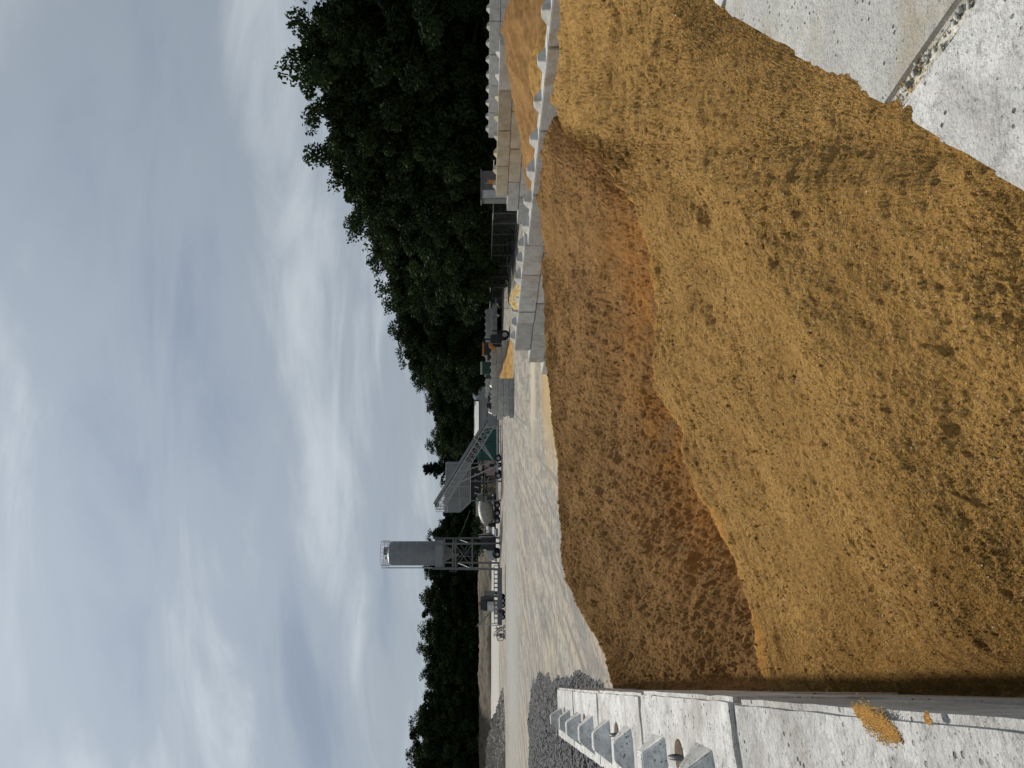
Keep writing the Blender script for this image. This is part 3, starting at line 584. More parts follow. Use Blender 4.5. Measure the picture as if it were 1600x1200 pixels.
tag(link('rubble_pile', grid_mesh('rubble_pile', np.stack([Xg, Yg, Z], -1).reshape(-1, 3), nr, nc, 'rubble', smooth=False)), 'long grey heap of broken concrete rubble at the far left under the trees', 'rubble pile')

# ------------------------------------------------------------------ block stacks in the middle distance
def front_wall(d, y_l, y_r_by_course, xtop, H, where, group, L=1.83, m='concrete', ang=0.0, studs=True):
    # courses from the top; y grows to the left of the scene
    for c, (yl, yr) in enumerate(y_r_by_course):
        X0 = PX(yl, d); X1 = PX(yr, d); n = max(1, round((X1 - X0) / L)); w = (X1 - X0) / n
        for i in range(n):
            xc = X0 + (i + 0.5) * w; yc = d + (xc - PX(600, d)) * math.tan(ang)
            block(0, 0, 0, PI / 2 + ang, round(w - 0.03, 3), 0.62, H - 0.015, m, '%s block from the left, %s course, %s' % (ORD[i], CRS[c], where), group,
                  studs=2 if c == 0 and studs else 0, loc=(xc, yc + rnd.uniform(-.03, .03), PZ(xtop, d) - (c + 1) * H), sscale=1.2)
front_wall(72, 0, [(649, 590), (656, 591), (650, 591), (653, 591)], 768, 0.60, 'stepped wall beside the conveyor foot', 'blocks of the wall beside the conveyor')
front_wall(79, 0, [(590, 547), (590, 542), (590, 532), (590, 530)], 767.5, 0.60, 'wall behind the orange sand ramp', 'blocks of the wall behind the sand ramp')
front_wall(112, 0, [(622, 482), (622, 474), (622, 466)], 758.5, 0.62, 'long toothed wall below the far trees', 'blocks of the long toothed wall', L=2.1)
# orange ramp of sand leaning on the wall
d = 77.0
r0 = MB(); pts = [(PX(592, d), 0.5), (PX(592, d), PZ(783, d)), (PX(570, d), PZ(787, d)), (PX(548, d), PZ(797, d)), (PX(526, d), PZ(804, d)), (PX(524, d), -0.1), (PX(592, d), -0.1)]
nc, nr = 70, 30; xs = np.linspace(PX(592, d), PX(522, d), nc); ys = np.linspace(72.8, 78.6, nr); Yg, Xg = np.meshgrid(ys, xs, indexing='ij')
hx = np.interp(Xg, [xs[0], xs[-1]], [1.35, 0.0]); Z = hx * np.clip((Yg - 73.2) / 4.6, 0, 1) + 0.12 * fbm(Xg * 0.8, Yg * 0.8) - 0.02
tag(link('sand_pile', grid_mesh('sand_pile', np.stack([Xg, Yg, Z], -1).reshape(-1, 3), nr, nc, 'sand_gold', attr=0 * Z)), 'distant orange ramp of sand sloping down from the block wall near the loader', 'sand pile', 'sand piles in the block bays')

# ------------------------------------------------------------------ loader with black engine box and orange arm
def wheel(parent, c, r, w, axis=(0, 1, 0), name='wheel'):
    c = Vector(c); ax = Vector(axis)
    t_ = MB().lathe(c - ax * w / 2, ax, [(r * .55, 0), (r * .92, 0), (r, w * .12), (r, w * .88), (r * .92, w), (r * .55, w)], 22).build(name, 'rubber', parent)
    MB().lathe(c - ax * (w / 2 - .02), ax, [(.02, 0.02), (r * .5, .02), (r * .56, 0), (r * .56, w - .04), (r * .5, w - .06), (.02, w - .06)], 16).build('rim', 'galv', t_)
    return t_
d = 84.0; X0 = PX(548, d); X1 = PX(519, d)
t_ = thing('wheel_loader', 'small wheel loader with a black engine box and orange lift arm beside the sand ramp', 'loader', ((X0 + X1) / 2, d, 0))
MB().box2(PX(537, d), PX(523, d), d - .8, d + .8, 0.7, 2.1).box2(PX(536, d), PX(524, d), d - .7, d + .7, 2.1, 2.25).build('engine_box', 'black', t_)
mb = MB()
for x in (PX(538, d), PX(530, d)): 
    for yy_ in (-.7, .7): mb.beam((x, d + yy_, 1.9), (x, d + yy_, 2.95), .09)
mb.box2(PX(538.5, d), PX(529, d), d - .8, d + .8, 2.95, 3.05).build('canopy', 'black', t_)
MB().prism([(PX(547, d), 1.35), (PX(547, d), 1.9), (PX(543, d), 2.35), (PX(537, d), 2.5), (PX(537, d), 2.1), (PX(541, d), 1.95), (PX(544, d), 1.5)], d - .9, d - .65).prism([(PX(547, d), 1.35), (PX(547, d), 1.9), (PX(543, d), 2.35), (PX(537, d), 2.5), (PX(537, d), 2.1), (PX(541, d), 1.95), (PX(544, d), 1.5)], d + .65, d + .9).build('lift_arm', 'orange', t_)
MB().prism([(PX(546, d), .4), (PX(551, d), .3), (PX(551, d), .45), (PX(548, d), 1.3), (PX(546, d), 1.35)], d - 1, d + 1).build('bucket', 'black', t_)
for x in (PX(541, d), PX(524, d)):
    for s_ in (-.95, .95): wheel(t_, (x, d + s_, .55), .55, .4)
MB().box2(PX(523, d), PX(518, d), d - .6, d + .6, .9, 1.2).cyl((PX(517, d), d, 1.2), (PX(517, d), d, 2.0), .07).build('counterweight', 'black', t_)

# dark lorries parked in front of the far wall
def box_truck(name, y0, y1, d, xtop, body_m, top_m, label, cat):
    X0, X1 = PX(y0, d), PX(y1, d); t_ = thing(name, label, cat, ((X0 + X1) / 2, d, 0)); zt = PZ(xtop, d); w = X1 - X0
    MB().box2(X0, X0 + w * .26, d - 1.2, d + 1.2, .7, zt * .85).build('cab', body_m, t_)
    MB().box2(X0 + w * .03, X0 + w * .2, d - 1.215, d - 1.19, zt * .55, zt * .78).build('side_window', 'glass', t_)
    bd = MB(); bd.box2(X0 + w * .29, X1, d - 1.25, d + 1.25, 1.0, zt)
    for k in range(7): x = X0 + w * (.31 + .11 * k); bd.box2(x, x + .08, d - 1.30, d - 1.25, 1.0, zt - .03)
    bd.build('body', body_m, t_)
    MB().box2(X0 + w * .28, X1 + .03, d - 1.3, d + 1.3, zt, zt + .28).build('top_rail', top_m, t_)
    MB().box2(X0 + .2, X1, d - .5, d + .5, .55, .9).build('chassis', 'black', t_)
    for fx in (.12, .72, .88):
        for s_ in (-1, 1): wheel(t_, (X0 + w * fx, d + s_, .5), .5, .35)
    return t_
box_truck('dump_truck', 563, 536, 100, 756.5, 'black', 'orange', 'dark truck with an orange top rail parked behind the loader', 'truck')
box_truck('tipper_lorry', 592, 566, 104, 753.5, 'dark_green', 'galv', 'dark green truck beside the pale long shed', 'truck')

box_truck('box_truck', 815, 779, 142, 746, 'white_paint', 'white_paint', 'white box bodied truck half hidden behind the mixer drum', 'truck')
# ------------------------------------------------------------------ long shed, light pole
d = 140.0
t_ = thing('shed', 'long low grey shed with a pale barrel roof end behind the conveyor foot', 'shed', (PX(640, d), d, 0))
MB().box2(PX(682, d), PX(604, d), d, d + 9, 0, PZ(748, d)).build('wall', 'shed_wall', t_)
rf = MB(); n = 14
prof = [(d - .5 + 10 * i / n, PZ(748, d) + 1.0 * math.sin(PI * i / n)) for i in range(n + 1)]
vs = [(PX(683, d), y, z) for y, z in prof] + [(PX(627, d), y, z) for y, z in prof]
rf.add(vs, [(i, i + 1, n + 2 + i, n + 1 + i) for i in range(n)], True)
rf.build('roof', 'shed_roof', t_)
MB().lathe((PX(626, d), d + 3, PZ(749, d)), (1, 0, 0), [(.02, 0), (1.0, .1), (1.35, .6), (1.35, 2.2), (1.0, 2.6), (.02, 2.7)], 20).build('roof_tank', 'white_paint', t_)
for k in range(5): 
    xx = PX(676 - 13 * k, d); f_ = MB().box2(xx, xx + .9, d - .03, d, 1.2, 2.4).build('window', 'glass', t_)
d = 138.0
t_ = thing('light_pole', 'slim grey pole with a lamp head standing in front of the dark trees', 'light pole', (PX(609, d), d, 0))
MB().cyl((PX(609, d), d, 0), (PX(609, d), d, PZ(706, d)), .13, .07).build('pole', 'galv', t_)
MB().box2(PX(612, d), PX(606, d), d - .2, d + .2, PZ(706, d), PZ(704.5, d)).build('lamp_head', 'lamp', t_)
d = 90.0
t_ = thing('tank_trailer', 'pile of scrap pipes and fittings on a flat trailer behind the stepped wall', 'trailer', (PX(620, d), d, 0))
MB().box2(PX(655, d), PX(600, d), d - 1.1, d + 1.1, .9, 1.15).build('deck', 'steel', t_)
for k in range(9):
    x = PX(604 + 5.5 * k, d); MB().cyl((x, d - .8, 1.45 + rnd.uniform(0, .9)), (x + rnd.uniform(-.6, .6), d + .9, 1.5 + rnd.uniform(0, .9)), rnd.uniform(.12, .3)).build('pipe', rnd.choice(['galv', 'black', 'steel', 'white_paint']), t_)
for x in (PX(645, d), PX(612, d)):
    for s_ in (-1, 1): wheel(t_, (x, d + s_, .45), .45, .3)

# ------------------------------------------------------------------ plant: inclined conveyor
d = 118.0
A = Vector((PX(651, d), d, PZ(768, d))); B = Vector((PX(789, d), d, PZ(682.5, d)))
ax = (B - A).normalized(); up = Vector((-ax.z, 0, ax.x)) * (1 if ax.x > 0 else -1)
t_ = thing('conveyor', 'long inclined belt conveyor rising left over the grey storage bin', 'conveyor', (A.x, d, 0))
Lc = (B - A).length; fr = MB(); hw = .75; dp = 1.25
for s_ in (-1, 1):
    o1 = Vector((0, s_ * hw, 0)); fr.beam(A + o1, B + o1, .16, .12); fr.beam(A + o1 - up * dp, B + o1 - up * dp, .14, .12)
    n = 18
    for k in range(n):
        p0 = A + ax * Lc * k / n + o1; p1 = A + ax * Lc * (k + 1) / n + o1
        fr.beam(p0, p0 - up * dp, .07); fr.beam(p0 - up * dp, p1, .06)
for k in range(19):
    p0 = A + ax * Lc * k / 18 - up * dp; fr.beam(p0 - Vector((0, hw, 0)), p0 + Vector((0, hw, 0)), .06)
fr.build('truss', 'galv', t_)
off = up * .18
MB().beam(A + off - ax * .3, B + off + ax * .3, 1.1, .12).build('belt', 'rubber', t_)
MB().beam(A + up * .45 - Vector((0, .78, 0)), B + up * .45 - Vector((0, .78, 0)), .05, .42).beam(A + up * .45 + Vector((0, .78, 0)), B + up * .45 + Vector((0, .78, 0)), .05, .42).build('belt_cover', 'bin_paint', t_)
for nm, q in (('tail_drum', A), ('head_drum', B)): MB().cyl(q - Vector((0, .7, 0)) - up * .05, q + Vector((0, .7, 0)) - up * .05, .32).build(nm, 'black', t_)
rl = MB(); n = 24
for s_ in (-1.25,):
    for k in range(n + 1):
        p0 = A + ax * Lc * (.25 + .75 * k / n) + Vector((0, s_, 0)) - up * dp * .75; 
        if k % 2 == 0: rl.beam(p0, p0 + Vector((0, 0, 1.0)), .05)
    q0 = A + ax * Lc * .25 + Vector((0, s_, 0)) - up * dp * .75; q1 = B + Vector((0, s_, 0)) - up * dp * .75
    rl.beam(q0 + Vector((0, 0, 1)), q1 + Vector((0, 0, 1)), .05); rl.beam(q0 + Vector((0, 0, .5)), q1 + Vector((0, 0, .5)), .04); rl.beam(q0 + Vector((0, .25, 0)), q1 + Vector((0, .25, 0)), .5, .06)
rl.build('walkway_rail', 'galv', t_)
hd = MB(); bx = PX(798, d)
for x in (B.x, (B.x + bx) / 2, bx):
    for s_ in (-1, 1): hd.beam((x, d + s_, PZ(700, d)), (x, d + s_, PZ(682, d)), .08)
for z in (682, 688, 694, 699): hd.beam((B.x, d - 1, PZ(z, d)), (bx, d - 1, PZ(z, d)), .06); hd.beam((B.x, d + 1, PZ(z, d)), (bx, d + 1, PZ(z, d)), .06)
hd.box2(bx, B.x, d - 1.05, d + 1.05, PZ(700, d), PZ(699.2, d)).build('head_platform', 'galv', t_)
def legs(parts, name='leg', m='galv', w=.16):
    for p0, p1 in parts: MB().beam(p0, p1, w).build(name, m, t_)
legs([(P(740, 683, d - .9), P(776.5, 727, d - .9)), (P(752, 690, d - .9), P(776.5, 728, d - .9)), (P(740, 683, d + .9), P(777, 727, d + .9)), (P(715, 755, d - .9), P(776, 728, d - .9)), (P(718, 738, d + .9), P(768, 722, d + .9)),
      (P(770, 652, d - .7), P(783, 655, d - .7)), (P(770, 652, d + .7), P(783, 655, d + .7)), (P(757, 668, d - .7), P(783, 666, d - .7))])
MB().beam(P(777, 655, d - .9), P(777, 782, d - .9), .3).beam(P(777, 655, d + .9), P(777, 782, d + .9), .3).build('chassis_beam', 'galv', t_)
for yq in (715, 742):
    for s_ in (-1.1, 1.1): wheel(t_, (PX(yq, d), d + s_, .62), .55, .35)
# feed hopper at the foot
MB().prism([(PX(662, d), .9), (PX(647, d), .9), (PX(643, d), 2.3), (PX(666, d), 2.3)], d - 1.5, d + 1.5).build('feed_hopper', 'bin_paint', t_)

# storage bin and batcher
d = 123.0
t_ = thing('storage_bin', 'grey plated aggregate bin on legs beneath the top of the conveyor', 'storage bin', (PX(760, d), d, 0))
bn = MB().prism([(PX(723, d), PZ(735, d)), (PX(783, d), PZ(735.5, d)), (PX(797.5, d), PZ(720, d)), (PX(798, d), PZ(695, d)), (PX(745, d), PZ(697, d)), (PX(723, d), PZ(697.5, d))], d - 1.9, d + 1.9)
bn.build('bin', 'bin_paint', t_)
rb = MB()
for yq in (723.5, 742, 760, 778): rb.beam(P(735, yq, d - 1.96), P(698, yq, d - 1.96), .09)
rb.beam(P(718.5, 723, d - 1.97), P(718.5, 797.5, d - 1.97), .12); rb.beam(P(735, 722, d - 1.97), P(735, 784, d - 1.97), .16); rb.beam(P(697, 722, d - 1.97), P(695, 798, d - 1.97), .14); rb.beam(P(735.5, 783, d - 1.97), P(720, 797.7, d - 1.97), .1)
rb.build('stiffeners', 'galv', t_)
for yq in (724, 752, 782):
    for s_ in (-1.7, 1.7): MB().beam(P(735, yq, d + s_), (PX(yq, d + s_), d + s_, 0), .24).build('leg', 'steel', t_)
cb = MB()
for (y0, y1) in ((724, 752), (752, 782)): cb.beam(P(752, y0, d - 1.7), P(773, y1, d - 1.7), .09); cb.beam(P(773, y0, d - 1.7), P(752, y1, d - 1.7), .09); cb.beam(P(757, y0, d - 1.7), P(757, y1, d - 1.7), .12)
cb.build('bracing', 'steel', t_)
MB().prism([(PX(728, d), PZ(736, d)), (PX(778, d), PZ(736, d)), (PX(768, d), PZ(752, d)), (PX(738, d), PZ(752, d))], d - 1.4, d + 1.4).build('weigh_hopper', 'black', t_)
MB().beam(P(756, 735, d), P(756, 784, d), 1.1, .3).build('discharge_belt', 'rubber', t_)
for k in range(4): MB().cyl(P(741, 740 + 10 * k, d - 1.6), P(748, 742 + 10 * k, d - 1.6), .14).build('air_cylinder', 'galv', t_)
# teal container and small machine
d = 128.0
t_ = thing('container', 'teal corrugated steel container seen under the conveyor', 'container', (PX(700, d), d, 0))
c_ = MB(); c_.box2(PX(719, d), PX(672, d), d, d + 2.4, .2, PZ(752, d))
for k in range(18): x = PX(718 - 2.6 * k, d); c_.box2(x, x + .14, d - .04, d, .3, PZ(752.5, d))
c_.build('body', 'teal', t_)
MB().box2(PX(719, d), PX(706, d), d - .3, d + 2.2, PZ(752, d), PZ(745, d)).build('roof_unit', 'teal', t_)
for yq in (719, 690, 672): MB().box2(PX(yq, d) - .08, PX(yq, d) + .08, d - .08, d + .1, .1, PZ(752, d) + .05).build('corner_post', 'dark_green', t_)
d = 121.5
t_ = thing('generator', 'low pinkish grey generator set between the conveyor struts', 'generator', (PX(733, d), d, 0))
MB().box2(PX(742, d), PX(721, d), d - .6, d + .6, .9, 2.3).box2(PX(740, d), PX(730, d), d - .5, d + .5, 2.3, 2.7).build('housing', 'pink_cloth', t_)
MB().box2(PX(729, d), PX(724, d), d - .64, d - .6, 1.2, 2.0).build('radiator_grille', 'black', t_)
MB().box2(PX(735, d), PX(730, d), d - .66, d - .6, 2.3, 2.6).build('control_panel', 'red', t_)
wheel(t_, (PX(737, d), d - .6, .45), .45, .3); wheel(t_, (PX(726, d), d - .6, .45), .45, .3)

# ------------------------------------------------------------------ concrete mixer lorry under the silo (faces left)
d = 130.0
t_ = thing('mixer_truck', 'concrete mixer truck with a pale drum, its dark cab under the tall silo', 'mixer truck', (PX(822, d), d, 0))
dr = MB(); p0 = P(756, 777, d); p1 = P(763, 817, d); axd = (p1 - p0); Ld = axd.length
dr.lathe(p0, axd, [(.02, -.05), (.7, 0), (.9, .08 * Ld), (1.4, .36 * Ld), (1.45, .64 * Ld), (1.3, .82 * Ld), (1.0, .97 * Ld), (.9, Ld), (.02, Ld + .05)], 28)
dr.build('drum', 'drum', t_)
rg = MB(); rg.torus(p0 + axd * .5, 1.43, .06, axd, 28, 6); rg.torus(p0 + axd * .22, 1.17, .05, axd, 28, 6)
sp_ = []
for i in range(41): 
    u_ = i / 40; r_ = np.interp(u_, [0, .08, .36, .64, .82, .97], [.7, .9, 1.4, 1.45, 1.3, 1.0]) + .02; sp_.append((u_, r_, i * .32))
rot = axd.to_track_quat('Z', 'Y').to_matrix()
pp = [p0 + axd * u_ + rot @ Vector((r_ * math.cos(a_), r_ * math.sin(a_), 0)) for u_, r_, a_ in sp_]
for a_, b_ in zip(pp, pp[1:]): rg.beam(a_, b_, .10, .03)
rg.build('drum_bands', 'white_paint', t_)
MB().prism([(PX(771, d), 3.2), (PX(777, d), 3.0), (PX(781, d), 3.9), (PX(775, d), 4.2)], d - .6, d + .6).build('charge_hopper', 'steel', t_)
MB().beam(P(762, 774, d - .2), P(778, 769, d - .2), .4, .12).build('chute', 'steel', t_)
MB().box2(PX(872, d), PX(772, d), d - .45, d + .45, .75, 1.05).box2(PX(782, d), PX(776, d), d - .9, d + .9, 1.05, 2.4).box2(PX(822, d), PX(818, d), d - .9, d + .9, 1.05, 2.2).build('chassis', 'black', t_)
MB().cyl(P(764, 822, d - .9), P(764, 832, d - .9), .42, n=18).build('water_tank', 'chrome', t_)
MB().cyl(P(775, 826, d - 1.0), P(775, 838, d - 1.0), .36, n=18).build('fuel_tank', 'chrome', t_)
MB().prism([(PX(858, d), 1.0), (PX(858, d), 2.6), (PX(854, d), 3.5), (PX(840, d), 3.6), (PX(838, d), 3.3), (PX(838, d), 1.0)], d - 1.15, d + 1.15).build('cab', 'black', t_)
MB().prism([(PX(853, d), 2.35), (PX(851.5, d), 3.1), (PX(843, d), 3.15), (PX(843, d), 2.35)], d - 1.18, d - 1.15).build('side_window', 'glass', t_)
MB().prism([(PX(873, d), 1.0), (PX(873, d), 2.0), (PX(870, d), 2.35), (PX(858.1, d), 2.6), (PX(858.1, d), 1.0)], d - .8, d + .8).build('hood', 'galv', t_)
MB().box2(PX(874.5, d), PX(873.1, d), d - .7, d + .7, 1.0, 2.05).build('grille', 'chrome', t_)
MB().box2(PX(875.5, d), PX(873.5, d), d - 1.15, d + 1.15, .5, .95).build('bumper', 'chrome', t_)
for s_ in (-1, 1):
    MB().cyl((PX(874, d), d + s_ * .92, 1.5), (PX(872, d), d + s_ * .92, 1.5), .16).build('headlight', 'lamp', t_)
    fd = MB(); fd.torus((PX(864, d), d + s_ * 1.0, .62), .66, .13, (0, 1, 0), 20, 6); fd.build('fender', 'black', t_)
    MB().cyl((PX(837, d), d + s_ * 1.0, 1.2), (PX(837, d), d + s_ * 1.0, 3.9), .09).build('exhaust', 'chrome', t_)
    MB().box2(PX(857, d), PX(855.5, d), d + s_ * 1.5 - .12, d + s_ * 1.5 + .12, 2.5, 3.1).build('mirror', 'chrome', t_)
    for yq in (864, 800, 788, 812): wheel(t_, (PX(yq, d), d + s_ * 1.0, .53), .53, .34)

# ------------------------------------------------------------------ silo
d = 131.0; cx = PX(864.5, d); rad = 18.5 * d / F
t_ = thing('silo', 'tall slender grey cement silo on a braced steel frame with a railed top', 'silo', (cx, d, 0))
z0, z1 = PZ(680, d), PZ(608, d)
bd = MB().lathe((cx, d, 0), (0, 0, 1), [(rad * .98, z0 - .2), (rad, z0), (rad, z1 - .6), (rad * .97, z1 - .25), (rad * .80, z1), (.02, z1 + .35)], 48).build('tank', 'silo_paint', t_)
bands = MB()
for k in range(7): zz = z0 + (z1 - z0) * (k + .3) / 7.2; bands.lathe((cx, d, 0), (0, 0, 1), [(rad + .002, zz), (rad + .025, zz + .01), (rad + .025, zz + .07), (rad + .002, zz + .08)], 48)
bands.build('seam_rings', 'silo_paint', bd)
MB().lathe((cx, d, 0), (0, 0, 1), [(rad * .96, z0 - .25), (rad * .9, z0 - .8), (.6, z0 - 3.6), (.35, z0 - 4.4), (.02, z0 - 4.45)], 32).build('cone', 'silo_paint', t_)
pn = MB()
zA, zB = PZ(693, d), PZ(681, d); hwx = rad * .93
pn.box2(cx - hwx, cx + hwx, d - rad * .97, d - rad * .93, zA, zB).box2(cx - hwx - .02, cx - hwx + .05, d - rad * .9, d + rad * .9, zA, zB).box2(cx + hwx - .05, cx + hwx + .02, d - rad * .9, d + rad * .9, zA, zB)
pn.build('skirt_panel', 'bin_paint', t_)
fr = MB(); zs = [0, PZ(760, d), PZ(738, d), PZ(712, d), PZ(708, d), PZ(694, d)]
lx = rad * 1.02
for z in zs[2:]:
    for s_ in (-1, 1): fr.beam((cx - lx, d + s_ * lx, z), (cx + lx, d + s_ * lx, z), .22); fr.beam((cx + s_ * lx, d - lx, z), (cx + s_ * lx, d + lx, z), .22)
for k in (3,):
    for s_ in (-1, 1):
        fr.beam((cx - lx, d + s_ * lx, zs[2]), (cx + lx, d + s_ * lx, zs[3]), .1); fr.beam((cx + lx, d + s_ * lx, zs[2]), (cx - lx, d + s_ * lx, zs[3]), .1)
        fr.beam((cx + s_ * lx, d - lx, zs[2]), (cx + s_ * lx, d + lx, zs[3]), .1)
for xo in (-.35, .35): fr.beam((cx + xo * 3.2, d - lx, zs[4]), (cx + xo * 3.2, d - lx, zs[5]), .14)
fr.beam((cx, d - lx - .01, zs[3] - .2), (cx, d - lx - .01, zs[2]), .09)
fr.build('frame', 'steel', t_)
for sx in (-1, 1):
    for sy in (-1, 1): MB().beam((cx + sx * lx * 1.06, d + sy * lx, 0), (cx + sx * lx, d + sy * lx, z0 + .4), .3).box2(cx + sx * lx * 1.06 - .35, cx + sx * lx * 1.06 + .35, d + sy * lx - .35, d + sy * lx + .35, 0, .12).build('leg', 'steel', t_)
MB().cyl((cx + .4, d - .4, zs[2] - .8), (cx + .4, d - .4, zs[4]), .35).build('discharge_spout', 'black', t_)
rl = MB(); rr_ = rad * 1.03
for k in range(20):
    a_ = 2 * PI * k / 20; rl.beam((cx + rr_ * math.cos(a_), d + rr_ * math.sin(a_), z1 - .2), (cx + rr_ * math.cos(a_), d + rr_ * math.sin(a_), z1 + 1.35), .055)
for zz in (z1 + .1, z1 + .75, z1 + 1.35): rl.torus((cx, d, zz), rr_, .045, (0, 0, 1), 36, 5)
rl.build('top_railing', 'galv', t_)
MB().box2(cx - .2, cx + 1.0, d - .6, d + .6, z1, z1 + 1.0).cyl((cx - .9, d, z1), (cx - .9, d, z1 + .7), .25).build('dust_filter', 'steel', t_)
ld = MB(); lxx = cx - rad * 1.12
for oy in (-.25, .25): ld.beam((lxx, d - .9 + oy, 1.0), (lxx, d - .9 + oy, z1 + 1.3), .06)
for k in range(52): z = 1.2 + k * .38; ld.beam((lxx, d - 1.15, z), (lxx, d - .65, z), .035)
ld.build('ladder', 'galv', t_)
MB().cyl((cx - rad - .06, d - 1.6, 2.0), (cx - rad - .06, d - 1.6, z1 + .4), .06).build('fill_pipe', 'galv', t_)
pf = MB(); xa = PX(890, d); pf.box2(xa, cx - lx, d - 1.4, d - .1, PZ(713.5, d), PZ(712.5, d))
for x in (xa, (xa + cx - lx) / 2): pf.beam((x, d - 1.4, PZ(713, d)), (x, d - 1.4, PZ(713, d) + 1.15), .06); pf.beam((x, d - .1, PZ(713, d)), (x, d - .1, PZ(713, d) + 1.15), .06)
for z in (.6, 1.15): pf.beam((xa, d - 1.4, PZ(713, d) + z), (cx - lx, d - 1.4, PZ(713, d) + z), .05)
pf.build('side_platform', 'steel', t_)
t_ = tag(MB().beam(P(735, 797, 124), P(722, 830, 128), .05).beam(P(722, 830, 128), P(712, 845, 129), .05).build('hose', 'black'), 'thin black air hose strung from the storage bin to the silo', 'hose')

# ------------------------------------------------------------------ low flatbed, yard truck, ramp and scrap left of the silo
d = 100.0
t_ = thing('flatbed_trailer', 'long low grey flatbed trailer frame left of the silo', 'trailer', (PX(925, d), d, 0))
fb = MB().box2(PX(972, d), PX(884, d), d - 1.2, d + 1.2, .75, 1.0)
fb.box2(PX(972, d), PX(884, d), d - 1.28, d - 1.2, .45, 1.1)
fb.build('deck', 'steel', t_)
pk = MB()
for k in range(13): x = PX(969 - 6.8 * k, d); pk.beam((x, d - 1.24, .9), (x, d - 1.24, 1.55), .09); pk.beam((x, d + 1.2, .9), (x, d + 1.2, 1.55), .09)
pk.beam((PX(970, d), d - 1.24, 1.55), (PX(887, d), d - 1.24, 1.55), .07); pk.beam((PX(970, d), d + 1.2, 1.55), (PX(887, d), d + 1.2, 1.55), .07)
pk.build('stake_rails', 'steel', t_)
MB().box2(PX(953, d), PX(948, d), d - 1.33, d - 1.28, .5, .95).build('tool_box', 'black', t_)
for yq in (935, 942, 960): 
    for s_ in (-1, 1): wheel(t_, (PX(yq, d), d + s_, .4), .4, .3)
d = 98.0
for k, (y0, lb, cat) in enumerate([(986, 'tangle of bent silver steel frames on the yard at the trailer end', 'scrap frame'), (996, 'small upright scrap hoop leftmost of the metal by the trailer', 'scrap frame')]):
    mb = MB(); x = PX(y0, d); w = .9 if k == 0 else .5
    for j in range(9 if k == 0 else 5):
        mb.beam((x + rnd.uniform(-w, w), d + rnd.uniform(-.6, .6), 0), (x + rnd.uniform(-w, w), d + rnd.uniform(-.6, .6), rnd.uniform(.9, 1.7)), .07)
    mb.beam((x - w, d, 1.1), (x + w, d, 1.3), .07); mb.torus((x, d, .7), .5, .05, (0, 1, 0), 14, 5)
    tag(mb.build('scrap_frame', 'steel'), lb, cat, 'scrap metal by the trailer')
d = 135.0
t_ = thing('yard_truck', 'yard truck with chrome front, dark cab and red roof light facing the camera', 'truck', (PX(942, d), d, 0))
MB().prism([(PX(952, d), 1.0), (PX(952, d), 2.9), (PX(950, d), 3.6), (PX(936, d), 3.6), (PX(934, d), 2.9), (PX(934, d), 1.0)], d - 1, d + 1.4).build('cab', 'black', t_)
MB().prism([(PX(950.5, d), 2.5), (PX(949.5, d), 3.3), (PX(936.5, d), 3.3), (PX(935.5, d), 2.5)], d - 1.05, d - 1.0).build('windscreen', 'glass', t_)
MB().box2(PX(949, d), PX(937, d), d - 2.4, d - 1.05, .9, 2.3).build('hood', 'white_paint', t_)
MB().box2(PX(947, d), PX(939, d), d - 2.46, d - 2.4, 1.0, 2.1).build('grille', 'chrome', t_)
MB().box2(PX(952, d), PX(934, d), d - 2.7, d - 2.5, .5, .85).build('bumper', 'chrome', t_)
MB().box2(PX(945, d), PX(941, d), d - .3, d + .1, 3.6, 3.95).build('roof_light', 'red', t_)
for s_ in (936, 950): MB().cyl((PX(s_, d), d - 2.5, 1.5), (PX(s_, d), d - 2.35, 1.5), .16).build('headlight', 'lamp', t_)
for yq in (951, 935):
    for yy_ in (-1.9, 1.5, 3.5): wheel(t_, (PX(yq, d), d + yy_, .5), .5, .3, (1, 0, 0))
MB().box2(PX(951, d), PX(935, d), d + 1.6, d + 5, 1.0, 2.9).build('body', 'steel', t_)
d = 137.0
t_ = thing('loading_ramp', 'thin grey steel stair ramp slanting up left of the yard truck', 'ramp', (PX(968, d), d, 0))
for off_ in (0, 1.4):
    mb = MB().beam(P(766, 956, d + off_), P(747, 978, d + off_), .14).beam(P(760, 956, d + off_), P(741.5 + 3, 979, d + off_), .08)
    for k in range(7): mb.beam(P(766 - 19 * k / 6, 956 + 22 * k / 6, d + off_), P(760 - 15.5 * k / 6, 956 + 23 * k / 6, d + off_), .06)
    mb.build('stringer', 'steel', t_)
MB().beam(P(766, 956, d + .7), P(747, 978, d + .7), 1.2, .06).build('treads', 'steel', t_)
for off_ in (0, 1.4): MB().beam(P(747, 977, d + off_), (PX(977, d), d + off_, 0), .12).build('leg', 'galv', t_)

